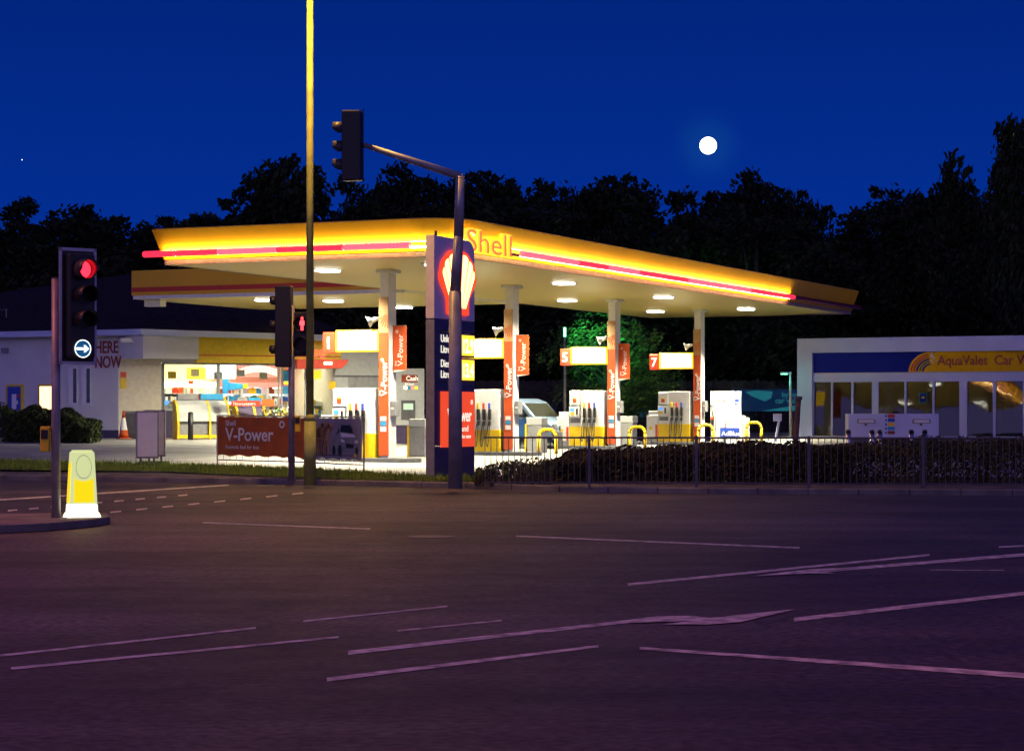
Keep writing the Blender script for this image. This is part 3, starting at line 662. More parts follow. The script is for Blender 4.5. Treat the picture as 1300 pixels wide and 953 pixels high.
# left wing wall runs along -u; express in shop local
lu = SB.to_3x3() @ (-U); ln = SB.to_3x3() @ (-V)   # direction along wing, outward normal
def wing(b, s0, s1, z0, z1, m, th=.3, proud=0.0):
    p = [lu * s0 + ln * proud, lu * s1 + ln * proud, lu * s1 - ln * (th), lu * s0 - ln * (th)]
    b.prism([(q.x, q.y) for q in p], z0, z1, m, 'xy')
b = MB(); wing(b, 0, 26, zg - .3, 4.75, M['white']); b.build('wall', shop)
b = MB(); wing(b, -.02, 26, zg - .3, zg + .38, M['navy'], th=0, proud=.012); b.build('plinth', shop)
b = MB(); b.box(.02, sW0, 0, .25, zg - .3, 4.75, M['cream']); b.box(sW0, sD1, .0, .12, 3.62, 4.72, M['white']); b.box(sW0, sW0 + .12, 0, .12, zg, 3.6, M['mgrey']); b.build('wall', shop)
b = MB(); b.box(sD1, sG1, -.04, .25, zg - .3, 4.3, M['grey']); b.box(sD1 + .02, sG1, -.07, -.042, 3.12, 3.18, M['dgrey']); b.box(sD1 + .6, sG1, -.062, -.042, zg, 3.12, M['mgrey']); w_ = b.build('wall', shop); w_['label'] = 'pale grey clad wall right of the shop door'
b = MB(); b.box(sG1 + .003, sA1, -.5, 3.0, zg - .3, zat(533, 468), M['grey']); w_ = b.build('cash_machine_housing', shop)
b = MB(); b.box(sG1, sA1 + .008, -.512, -.5, zg - .3, zg + .55, M['navy']); b.build('plinth', shop)
# cash machine on the wall
b = MB(); xa, xb = s_at(503.5), s_at(521); b.box(xa, xb, -.56, -.513, zat(512, 532), zat(512, 508), M['dgrey']); cm = b.build('cash_machine', shop, bevel=.01)
b = MB(); b.box(xa + .08, xb - .1, -.572, -.561, zat(512, 520), zat(512, 512), M['screengreen']); b.build('screen', cm)
b = MB(); b.box(s_at(504), s_at(524), -.56, -.513, zat(512, 485), zat(512, 476), M['brownred']); b.text('Cash', .27, M['textlit'], (s_at(509), -.565, zat(512, 483.2)), ext=.003, bold=.004); b.build('cash_sign', shop)
b = MB()
for k, mm_ in enumerate((M['signlit'], M['skyblue'], M['pinklit'], M['price'])): b.box(s_at(507) + k * .16, s_at(507) + k * .16 + .13, -.53, -.513, zat(512, 494), zat(512, 490.5), mm_)
b.text('24 hour', .13, M['textlit'], (s_at(508), -.52, zat(512, 489)), ext=.003); b.build('card_logos', shop)
def s_wing(px): 
    k = (px - 650) / F; return (k * WC.y - WC.x) / (-U.x + k * U.y) if True else 0
# windows: side slots
b = MB()
for s in (s_wing(115.5), s_wing(98.5)):
    for dx in (0,): wing(b, s, s + .42, 1.95, 3.45, M['metalwhite'], th=0, proud=.03); wing(b, s + .03, s + .19, 2.05, 3.4, M['carglass'], th=0, proud=.036)
    w_ = b.build('window', shop); b = MB()
# HERE NOW wall lettering
wa = math.atan2(-lu.y, -lu.x)
for txt, zz in (('HERE', 4.00), ('NOW', 3.42)):
    b = MB(); p = lu * s_wing(120.5) + ln * .02; b.text(txt, .66, M['brownred'], (p.x, p.y, zz), (R(90), 0, wa), .012, .012, sx=.72); b.build('wall_lettering', shop)
# poster frames on the left wing
for (pa, pb, mm_, lab) in ((9, 30, M['blue'], 'blue poster in yellow frame on the shop wall'), (50, 73, M['posterlit'], 'glowing cream poster in yellow frame on the shop wall')):
    s1_, s0_ = s_wing(pa), s_wing(pb); zt = H + (HZ - 488) / F * (WC.y + 2); zb = H + (HZ - 524) / F * (WC.y + 2)
    b = MB(); wing(b, s0_, s1_, zb, zt, M['yellow'], th=0, proud=.09); pf = b.build('poster_case', shop); pf['label'] = lab
    b = MB(); wing(b, s0_ + .08, s1_ - .08, zb + .1, zt - .08, mm_, th=-.08, proud=.096)
    if mm_ is M['blue']:
        c = (s0_ + s1_) / 2; wing(b, c - .12, c + .10, zb + .15, zb + .75, M['lilac'], th=-.09, proud=.10); wing(b, c - .2, c + .02, zb + .35, zb + .5, M['letter'], th=-.09, proud=.104); wing(b, c - .28, c - .18, zb + .62, zb + .76, M['red'], th=-.09, proud=.10)
    b.build('poster', pf)
b = MB(); s_ = s_wing(7); wing(b, s_ - .15, s_ + .15, 4.05, 4.25, M['mgrey'], th=0, proud=.10); b.build('vent', shop)
# eaves, gutter and roof
eo = .75
def Pw(px, Y, z): 
    v_ = SL((X(px, Y), Y, 0)); return Vector((v_.x, v_.y, z))
EC = Pw(179, 85.2, 0); Lw = lu * 30; EL = EC + lu * 24; ER = Vector((sG1 + .3, EC.y - .0, 0))
ER = Vector((s_at(455), -.75, 0)); AP = Pw(212, 93.5, 7.75); ZE = 4.86
BK = Vector((sG1, 12, 0)); BL = EL - ln * 12
def z_(p, z): return (p.x, p.y, z)
b = MB(); b.poly([z_(EL, ZE), z_(EC, ZE), z_(AP, AP.z)], M['rooft']); b.poly([z_(EC, ZE), z_(ER, ZE - .12), z_(AP, AP.z)], M['rooft']); b.poly([z_(ER, ZE - .12), z_(BK, ZE), z_(AP, AP.z)], M['rooft']); b.poly([z_(BL, ZE), z_(EL, ZE), z_(AP, AP.z)], M['rooft']); b.poly([z_(BK, ZE), z_(BL, ZE), z_(AP, AP.z)], M['rooft'])
b.build('roof', shop)
b = MB()
for p, q, e in ((EL, EC, 0), (EC, ER, -.12)):
    d = (q - p).normalized(); n_ = Vector((d.y, -d.x, 0)) * .03; z2 = ZE + e
    b.add([z_(p + n_, ZE - .2), z_(q + n_, z2 - .2), z_(q + n_, z2 + .03), z_(p + n_, ZE + .03), z_(p - n_ * 8, ZE - .2), z_(q - n_ * 8, z2 - .2), z_(q - n_ * 8, z2 + .02), z_(p - n_ * 8, ZE + .02)], [(0, 1, 2, 3), (0, 4, 5, 1), (3, 2, 6, 7), (0, 3, 7, 4), (1, 5, 6, 2)], M['wash_white'])
b.build('gutter', shop)
b = MB(); b.prism([(EC.x + .1, EC.y + .06), (s_at(247) - .02, -.68), (s_at(247) - .02, -.02), (.3, -.02), (0, .2), (EC.x - .4, EC.y + .9)], zat(200, 456), ZE - .21, M['white'], 'xy'); b.build('bulkhead', shop)
# yellow fascia
sF0 = s_at(247)
b = MB(); b.box(sF0, sD1 + .2, -.30, -.02, zat(300, 461), zat(300, 428), M['yellow']); fs_ = b.build('shop_fascia', shop, bevel=.01)
b = MB(); b.box(sF0, sD1 + .2, -.306, -.300, zat(300, 452.2), zat(300, 450.8), M['red']); b.build('stripe', fs_)
b = MB(); b.text('Shop', .56, M['shopred'], (s_at(374.5), -.32, zat(405, 452.5)), ext=.012, bold=.008, sx=1.12); b.build('shop_lettering', fs_)
b = MB(); n = 10; pr = [(s_at(365), zat(400, 457)), (s_at(430), zat(400, 457)), (s_at(427), zat(400, 463)), (s_at(421), zat(400, 468)), (s_at(365), zat(400, 469))]
b.prism(pr, -1.2, -.31, M['red']); b.build('door_awning', shop, bevel=.01)
b = MB(); b.box(s_at(399), s_at(409), -1.22, -1.202, zat(400, 463.5), zat(400, 460), M['signlit']); b.build('awning_light', shop)
# glazing and frames
zwt, zwb = zat(280, 461), zat(280, 521)
for (pa, pb, lo) in ((206, 277.5, zwb), (277.5, 355, zwb), (357, 389, .7), (389, 424, .7)):
    a, c = s_at(pa), s_at(pb); f_ = MB()
    for (x0, x1, z0, z1) in ((a, a + .06, lo, zwt), (c - .06, c, lo, zwt), (a, c, zwt - .06, zwt), (a, c, lo, lo + .06)): f_.box(x0, x1, .0, .08, z0, z1, M['grey'])
    isdoor = lo < 1; w_ = f_.build('door' if isdoor else 'window', shop)
    g_ = MB(); g_.box(a + .06, c - .06, .035, .045, lo + .06, zwt - .06, M['glass']); g_.build('pane', w_)
    if isdoor: h_ = MB(); h_.tube((a + .18, -.06, 1.5), (a + .18, -.06, 2.0), .02, .02, M['chrome'], 6); h_.build('handle', w_)
b = MB(); b.box(sW0, s_at(355), .0, .2, zg - .3, zwb, M['navy']); b.build('sill_wall', shop)
# poster column in the window
b = MB(); a, c = s_at(359), s_at(369); b.box(a, c, -.03, -.01, zat(365, 500), zat(365, 471), M['skyblue']); b.box(a + .03, c - .03, -.04, -.031, zat(365, 488), zat(365, 484), M['price']); b.box(a + .03, c - .03, -.04, -.031, zat(365, 489.5), zat(365, 488.2), M['signlitr'])
for k in range(3): b.box(a + .04, c - .04, -.038, -.031, zat(365, 476 + k * 3), zat(365, 475.2 + k * 3), M['green'])
b.build('window_poster', shop)
b = MB(); a, c = s_at(403), s_at(409); b.box(s_at(398), s_at(407), -.05, -.02, zat(400, 481), zat(400, 470), M['signlity']); b.build('hanging_sign', shop)
b = MB(); b.box(s_at(417), s_at(426), -.05, -.041, zat(420, 494), zat(420, 484), M['price'] if False else M['brightyellow']); b.build('notice', shop)
b = MB(); b.box(s_at(153), s_at(160), -.03, 0, zat(157, 479), zat(157, 472), M['red']); b.box(s_at(153), s_at(160), -.03, 0, zat(157, 493), zat(157, 479.5), M['brightyellow']); b.build('safety_notice', shop)
# interior
DI = 6.5
b = MB(); b.box(sW0, sD1, .25, DI, zg, zg + .02, M['cream']); b.box(sW0, sD1, DI, DI + .1, zg, 3.9, M['cream']); b.box(sW0 - .05, sW0, .25, DI, zg, 3.9, M['cream']); b.box(sD1, sD1 + .05, .25, DI, zg, 3.9, M['cream']); b.box(sW0, sD1, .25, DI, 3.72, 3.9, M['metalwhite']); b.build('interior_wall', shop)
for k in range(4):
    x0 = sW0 + .5 + k * 1.8
    for y in (1.2, 3.6): b = MB(); b.box(x0, x0 + 1.2, y, y + .25, 3.66, 3.71, M['shoplight']); b.build('ceiling_light', shop)
cx = (sW0 + sD1) / 2; p = Matrix.Rotation(BT, 4, 'Z') @ Vector((cx, 2.8, 0)) + WC
area('shop_lamp', (p.x, p.y, 3.6), 6, 3.5, 260, (1, .90, .72), (0, 0, BT))
def inter(pa, pb, ya, yb, d, m, name='wall_board', th=.12):   # boards inside at depth d matched to picture span
    Yd = WC.y + 3.5 + d * .9
    x0, x1 = SL((X(pa, Yd), Yd, 0)).x, SL((X(pb, Yd), Yd, 0)).x
    z1, z0 = H + (HZ - ya) / F * Yd, H + (HZ - yb) / F * Yd
    x0 += 0; b = MB(); b.box(x0, x1, d, d + th, max(z0, zg), min(z1, 3.7), m); return b.build(name, shop), (x0, x1, z0, z1)
inter(220, 246, 468, 482, 3.0, M['signlity']); inter(247, 266, 464, 481, 4.2, M['chiller'], 'lit_menu_board'); inter(268, 290, 464, 481, 4.2, M['chiller'], 'lit_menu_board')
hb, (hx0, hx1, hz0, hz1) = inter(296, 350, 465, 479, 5.0, M['pinklit'], 'chiller_header')
b = MB()
for q in range(3):
    vs = []
    for k in range(13):
        t_ = k / 12; zc_ = hz0 + (hz1 - hz0) * (.15 + .22 * q + .35 * math.sin(t_ * math.pi)); vs += [(hx0 + (hx1 - hx0) * t_, 4.985, zc_), (hx0 + (hx1 - hx0) * t_, 4.985, zc_ + .05)]
    b.add(vs, [(2 * k, 2 * k + 2, 2 * k + 3, 2 * k + 1) for k in range(12)], M['signlit'])
b.build('arc_print', hb)
inter(222, 228, 484, 488, 2.8, M['signlitr'], 'small_sign')
cols = [M['metalwhite'], M['metalwhite'], M['cream'], M['metalwhite'], M['tan'], M['cream'], M['grey'], M['red'], M['brightyellow'], M['blue'], M['green'], M['metalwhite'], M['orange'], M['skyblue'], M['brownred'], M['tan'], M['cream']]
rnd = random.Random(21)
def goods(b, x0, x1, y0, y1, z, hmax, wmin=.05, wmax=.14, pal=None):
    xx = x0
    while xx < x1 - wmax:
        w_ = rnd.uniform(wmin, wmax); k_ = rnd.randint(1, 4); m_ = rnd.choice(pal or cols)
        for q in range(k_):
            if xx + w_ > x1: break
            b.box(xx, xx + w_ - .012, y0 + rnd.uniform(0, .04), y1, z, z + hmax * rnd.uniform(.6, .95), m_); xx += w_
        if rnd.random() < .15: xx += .12
# chiller cabinets and wall shelving along the back of the shop
bx0 = sW0 + .3
for q in range(6):
    x0 = bx0 + q * 1.15; chill = q >= 3; dy = 5.2
    b = MB(); b.box(x0, x0 + .03, dy, DI - .02, zg, 2.75, M['metalwhite']); b.box(x0 + 1.1, x0 + 1.13, dy, DI - .02, zg, 2.75, M['metalwhite']); b.box(x0 + .03, x0 + 1.1, DI - .08, DI - .03, zg, 2.75, M['chiller'] if chill else M['cream'])
    for k in range(6): b.box(x0 + .03, x0 + 1.1, dy + .1, DI - .08, zg + .15 + k * .34, zg + .17 + k * .34, M['metalwhite'])
    b.box(x0, x0 + 1.13, dy - .05, DI - .03, 2.75, 2.95, M['signlit'] if q in (1, 2) else (M['pinklit'] if chill else M['cream']))
    u_ = b.build('chiller_cabinet' if chill else 'wall_shelving', shop)
    b = MB()
    for k in range(6): goods(b, x0 + .05, x0 + 1.08, dy + .15, dy + .6, zg + .172 + k * .34, .29)
    g_ = b.build('packets', u_); g_['kind'] = 'stuff'
# till counter with screens and hanging price cards
b = MB(); b.box(sW0 + .4, sW0 + 2.6, 2.6, 3.1, zg, zg + 1.15, M['brownred']); b.box(sW0 + .35, sW0 + 2.65, 2.55, 3.15, zg + 1.15, zg + 1.2, M['cream']); ct = b.build('till_counter', shop)
for xq in (.8, 1.7): b = MB(); b.box(sW0 + xq, sW0 + xq + .32, 2.7, 2.74, zg + 1.3, zg + 1.55, M['screen']); b.box(sW0 + xq + .12, sW0 + xq + .2, 2.7, 2.78, zg + 1.2, zg + 1.3, M['dgrey']); b.build('till_screen', ct)
b = MB(); goods(b, sW0 + 1.2, sW0 + 1.6, 2.6, 2.9, zg + 1.2, .3); goods(b, sW0 + 2.1, sW0 + 2.55, 2.6, 2.9, zg + 1.2, .35); g_ = b.build('packets', ct); g_['kind'] = 'stuff'
for q in range(7):
    x0 = sW0 + .5 + q * .95; b = MB(); b.box(x0, x0 + .34, .9, .91, 3.02 + .1 * (q % 2), 3.3 + .1 * (q % 2), [M['brightyellow'], M['metalwhite'], M['metalwhite'], M['metalwhite'], M['cream'], M['brightyellow'], M['metalwhite']][q]); b.box(x0 + .16, x0 + .17, .9, .905, 3.3, 3.66, M['steel']); b.build('hanging_card', shop)
# window ledge stock seen against the light
b = MB(); goods(b, sW0 + .2, s_at(352), .28, .5, zwb, .34, .06, .2, [M['metalwhite'], M['cream'], M['skyblue'], M['dgrey'], M['metalwhite'], M['brightyellow'], M['brownred']]); g_ = b.build('ledge_stock', shop); g_['kind'] = 'stuff'

lbs = ['nearest the left window', 'behind the first mullion', 'in the middle of the shop', 'by the shop door', 'at the back of the shop']
for gi in range(5):
    gx_, gy = sW0 + .8 + gi * 1.45, 1.6 + (gi % 2) * 1.5
    p = Matrix.Rotation(BT, 4, 'Z') @ Vector((gx_, gy, 0)) + WC
    o = thing('shelving_unit', 'white shelving unit of mixed packets ' + lbs[gi], 'shelf', (p.x, p.y, zg + .02), BT, 'shelving units inside the shop')
    b = MB(); b.box(0, 1.1, .2, .24, 0, 1.5, M['metalwhite'])
    for k in range(4): b.box(0, 1.1, -.15, .2, .25 + k * .36, .28 + k * .36, M['metalwhite'])
    b.build('shelf', o)
    b = MB()
    for k in range(4):
        xx = .02
        while xx < 1.02:
            w_ = rnd.uniform(.06, .16); hh = rnd.uniform(.12, .3); b.box(xx, xx + w_ - .01, -.12, .15, .283 + k * .36, .283 + k * .36 + hh, rnd.choice(cols)); xx += w_
    g_ = b.build('packets', o); g_['kind'] = 'stuff'
# roof aerial
p = at(8, 410, 90); o = thing('roof_aerial', 'thin television aerial on the left end of the shop roof', 'aerial', (p.x, p.y, 4.9))
b = MB(); b.tube((0, 0, -.3), (0, 0, 1.0), .025, .025, M['steel'], 6); b.build('mast', o)
b = MB(); b.tube((-1, 0, .95), (.1, 0, .95), .015, .015, M['steel'], 5)
for k in range(6): b.tube((-.95 + k * .18, -.25, 1.2), (-.95 + k * .18, .25, .7), .01, .01, M['steel'], 4)
b.build('elements', o)
# security camera under the eaves
p = at(163, 432, 85.2); o = thing('security_camera', 'small white security camera beside the wall lettering', 'camera', p, R(30))
b = MB(); b.box(-.35, .1, -.09, .09, -.08, .08, M['metalwhite']); b.build('housing', o, bevel=.02); b = MB(); b.tube((.1, 0, 0), (.3, .2, -.1), .03, .03, M['metalwhite'], 6); b.build('bracket', o)

# ================================================================== OUTSIDE THE SHOP
def cone(px, Y, label, h=1.0):
    o = thing('traffic_cone', label, 'traffic cone', site(px, Y), .4, 'traffic cones by the shop')
    b = MB(); b.box(-.25, .25, -.25, .25, 0, .05, M['orange']); b.build('base', o, bevel=.02)
    b = MB(); zs = [.05, .34, .60, .80, h]; rs_ = [.19, .145, .10, .068, .035]; ms_ = [M['orange'], M['letter'], M['letter'], M['orange']]
    for i in range(4): b.tube((0, 0, zs[i]), (0, 0, zs[i + 1]), rs_[i], rs_[i + 1], ms_[i], 16, caps=(i in (0, 3)))
    b.build('body', o, smooth=True); return o
cone(157, 84, 'orange and white cone against the cream wall at the shop corner', 1.08)
cone(202, 83, 'orange and white cone mostly hidden behind the white swing sign', 1.05)
p = site(171, 84.5); o = thing('storage_box', 'dark grey lidded storage box beside the orange cone', 'box', p, R(-10))
b = MB(); b.box(-.35, .35, -.3, .3, 0, .98, M['dgrey']); b.build('body', o, bevel=.03); b = MB(); b.box(-.38, .38, -.33, .33, .985, 1.06, M['mgrey']); b.build('lid', o, bevel=.02)
# swing sign (A-board)
def swing(px, Y, label, rz, mm_):
    o = thing('swing_sign', label, 'pavement sign', site(px, Y), rz, 'white swing signs near the verge')
    b = MB(); b.box(-.31, .31, -.03, .03, .22, 1.52, M['steel']); b.build('frame', o, bevel=.012)
    b = MB(); b.box(-.27, .27, -.036, .036, .27, 1.47, mm_); b.build('panel', o)
    b = MB(); b.box(-.36, .36, -.22, .22, .0, .09, M['rubber']); b.build('base', o, bevel=.03)
    b = MB(); b.tube((-.18, 0, .08), (-.18, 0, .24), .03, .03, M['dgrey'], 8); b.tube((.18, 0, .08), (.18, 0, .24), .03, .03, M['dgrey'], 8); b.build('spring', o); return o
M['signwhite'] = mat('sign_white', (.92, .90, .88), .5, var=.02)
swing(187, 60.3, 'white blank swing sign on a rubber base at the verge edge', R(14), M['signwhite'])
swing(197, 61.6, 'second white swing sign peeking out behind the blank one', R(-12), M['cream'])
# yellow-framed merchandise bunkers with arched end frames
def bunker(pa, pb, Y, z0, label, cover, hgt=1.5):
    x0 = X(pa, Y); o = thing('merchandise_bunker', label, 'display bunker', (x0, Y, zf(x0, Y)), R(22)); Lg = (X(pb, Y) - x0) * .96
    arch = [(-.45, 0), (-.45, hgt * .45), (-.38, hgt * .66), (-.2, hgt * .86), (.1, hgt * .98), (.35, hgt), (.35, 0)]
    for s in (0, Lg * .62, Lg): b = MB(); b.prism(arch if s == 0 else [(-.45, .0), (-.45, hgt * .45), (-.38, hgt * .66), (-.2, hgt * .86), (.1, hgt * .98), (.1, hgt * .9), (-.14, hgt * .8), (-.3, hgt * .62), (-.36, hgt * .42), (-.36, 0)], s - .04, s + .04, M['yellow'], 'yz'); b.build('end_frame', o)
    b = MB(); 
    for i in range(1, 5):
        (y0, z0_), (y1, z1_) = arch[i], arch[i + 1] if i < 4 else arch[5]
        b.add([(.05, y0 + .03, z0_), (Lg - .05, y0 + .03, z0_), (Lg - .05, y1 + .03, z1_), (.05, y1 + .03, z1_)], [(0, 1, 2, 3)], cover)
    b.build('cover', o)
    b = MB(); b.box(.05, Lg - .05, -.30, .33, .12, hgt * .62, M['mgrey']); b.build('bin', o); b = MB(); b.box(0, Lg, -.42, -.32, .04, .16, M['yellow']); b.build('rail', o)
    b = MB(); b.box(.1, Lg * .45, .1, .3, hgt, hgt + .22, M['mgrey']); b.box(Lg * .5, Lg * .95, .1, .3, hgt, hgt + .22, M['skyblue'])
    b.build('top_tray', o); return o
bunker(223, 292, 83.5, 0, 'yellow-framed bunker with arched ends and pale covers beneath the shop window', M['grey'])
bunker(299, 337, 83.8, 0, 'blue-grey covered bunker to the right of the pale one', M['navy'], 1.35)
p = site(242, 82); b = MB(); b.tube((0, 0, 0), (0, 0, 1.0), .10, .10, M['black'], 12); b.tube((0, 0, 1.0), (0, 0, 1.04), .10, .05, M['black'], 12); o = b.build('bollard', None, loc=p, smooth=True); tag(o, 'short black bollard in front of the yellow-framed bunker', 'bollard')
# orange board advertising on the second bunker
p = at(312, 512, 83.2); b = MB(); b.box(-.55, .55, -.02, .02, -.1, .1, M['red']); b.text('Newspapers', .17, M['letter'], (-.48, -.026, -.06), ext=.003); o = b.build('header_board', None, loc=p); tag(o, 'long red header board with white lettering on top of the bunkers', 'sign')
# blue ice sign shape
p = at(292, 507, 83.0)
o = thing('product_display', 'blue product display with a pointed arm standing on the bunkers', 'display', (p.x, p.y, zf(p.x, p.y) + 1.72)); b = MB(); b.box(-.28, -.05, -.08, .08, 0, .55, M['skyblue']); b.prism([(-.05, .12), (.55, .2), (.62, .28), (.55, .36), (-.05, .42)], -.07, .07, M['skyblue']); b.build('body', o, bevel=.02); b = MB(); b.box(.5, .68, -.09, -.07, .2, .36, M['brightyellow']); b.build('label_tag', o)
# flower stand
p = site(352, 82.5); o = thing('flower_stand', 'stand of yellow and purple bouquets outside the shop door', 'flower stand', p)
b = MB(); b.box(-.6, .5, -.2, .2, 0, .85, M['dgrey']); b.build('stand', o, bevel=.02)
b = MB(); rnd = random.Random(4)
for k in range(260):
    c = Vector((rnd.uniform(-.6, .5), rnd.uniform(-.25, .2), rnd.uniform(.85, 1.2))); s = rnd.uniform(.03, .06); m_ = rnd.choice([M['brightyellow'], M['brightyellow'], M['green'], M['hedge2'], M['navy'], M['letter']])
    d = Vector((rnd.gauss(0, 1), rnd.gauss(0, 1), rnd.gauss(0, 1))).normalized(); e = d.orthogonal().normalized(); g = d.cross(e); b.poly([c - e * s, c - g * s, c + e * s, c + g * s], m_)
q = b.build('bouquets', o); q['kind'] = 'stuff'
b = MB(); b.box(-.55, -.1, -.24, -.2, 1.25, 1.5, M['orange']); b.tube((-.3, -.22, .8), (-.3, -.22, 1.25), .015, .015, M['steel'], 6); b.build('price_board', o)

# banners on barriers
def banner(name, pa, Ya, pb, Yb, label, m, builder):
    a, c = site(pa, Ya), site(pb, Yb); d = c - a; Lg = Vector((d.x, d.y)).length; rz = math.atan2(d.y, d.x)
    o = thing(name, label, 'banner', a, rz); hz = 1.42
    sl = d.z / Lg
    b = MB()
    for s in (0, Lg): b.tube((s, 0, sl * s - .02), (s, 0, sl * s + hz), .022, .022, M['steel'], 8); b.box(s - .22, s + .22, -.15, .15, sl * s, sl * s + .04, M['rust'])
    for z in (.2, hz - .02): b.tube((0, 0, z), (Lg, 0, z + sl * Lg), .018, .018, M['steel'], 8)
    for k in range(1, 14): b.tube((Lg * k / 14, 0, .2 + sl * Lg * k / 14), (Lg * k / 14, 0, .32 + sl * Lg * k / 14), .01, .01, M['steel'], 4)
    b.build('barrier_frame', o)
    b = MB(); n = 24; vs = []
    for i in range(n + 1):
        s = .05 + (Lg - .1) * i / n; wob = .012 * math.sin(i * 1.9)
        for j, z in enumerate((.32 + .025 * math.sin(i * 1.3), .85, hz - .05 + .015 * math.sin(i * 2.1))): vs.append((s, -.035 + wob * (1 if j == 1 else .4), z + sl * s))
    fs = []
    for i in range(n):
        for j in range(2): q = i * 3 + j; fs.append((q, q + 3, q + 4, q + 1))
    b.add(vs, fs, m); b.build('vinyl', o, smooth=True)
    b = MB(); builder(b, Lg); b.build('print', o); return o
def vp(b, Lg):
    b.text('Shell', .21, M['letter'], (.36, -.056, 1.12), ext=.002, bold=.002); b.text('V-Power', .50, M['letter'], (.36, -.056, .72), ext=.002, bold=.008, sx=.98)
    b.text('Formula fuel for less', .15, M['letter'], (.36, -.056, .50), ext=.002)
    c = (Lg * .735, 1.16); b.add([(c[0] + r * math.cos(k * .449), -.057, c[1] + r * math.sin(k * .449)) for r in (.055, .10) for k in range(14)], [(k, (k + 1) % 14, 14 + (k + 1) % 14, 14 + k) for k in range(14)], M['letter'])
banner('advertising_banner', 276, 60.0, 391, 58.0, 'orange-red vinyl banner with large white lettering on a barrier at the verge', M['vinylred'], vp)
def horses(b, Lg):
    def P(x, z): return (x, -.056, z)
    rnd = random.Random(2)
    for k in range(5):   # galloping horses: body, neck, head, legs
        x = .12 + k * .14; m_ = M['rust'] if k % 2 else M['tan']; z = .78 + .03 * (k % 3)
        b.poly([P(x, z), P(x + .28, z - .02), P(x + .33, z + .14), P(x + .46, z + .32), P(x + .56, z + .30), P(x + .54, z + .38), P(x + .42, z + .44), P(x + .30, z + .32), P(x + .04, z + .2)], m_)
        for (dx, l) in ((.02, -.06), (.1, .05), (.2, -.1), (.27, .08)): b.poly([(x + dx, -.0575, z + .02), (x + dx + .06, -.0575, z + .02), (x + dx + l + .03, -.0575, z - .38), (x + dx + l, -.0575, z - .38)], m_)
    cx = Lg * .50 - .12; q = lambda pts, y, m_: b.poly([(cx + x * .98, y, z) for x, z in pts], m_)
    q([(0, .50), (0, .80), (.10, .93), (.22, 1.02), (.34, 1.20), (.50, 1.25), (.84, 1.24), (.98, 1.16), (1.08, .98), (1.22, .88), (1.26, .66), (1.20, .50)], -.056, M['mgrey'])
    q([(.38, 1.02), (.46, 1.19), (.84, 1.19), (.94, 1.12), (1.00, .98)], -.0578, M['black']); q([(.14, .92), (.26, 1.0), (.33, 1.14), (.34, 1.0)], -.0578, M['black'])
    q([(.42, .84), (.60, .80), (.62, .74), (.44, .76)], -.0578, M['letter']); q([(1.06, .80), (1.22, .80), (1.22, .73), (1.08, .73)], -.0578, M['letter']); q([(.66, .72), (1.04, .70), (1.02, .60), (.68, .60)], -.0578, M['black'])
    q([(.40, .99), (1.04, .95), (1.14, .88), (.44, .88)], -.0576, M['lilac'])
    for wx, rr in ((.10, .13), (.38, .15), (1.16, .10)): b.poly([(cx + wx * .98 + rr * .6 * math.cos(k * .63), -.0582, .54 + rr * math.sin(k * .63)) for k in range(10)], M['black'])
    b.box(.4, Lg - .45, -.0575, -.056, .405, .425, M['navy']); q = (Lg - .3, .42); b.poly([(q[0] + .06 * math.cos(k * .63), -.0575, q[1] + .06 * math.sin(k * .63)) for k in range(10)], M['brightyellow'])
banner('advertising_banner', 393, 57.6, 462, 55.6, 'grey vinyl banner printed with galloping horses and a car', M['vinylgrey'], horses)

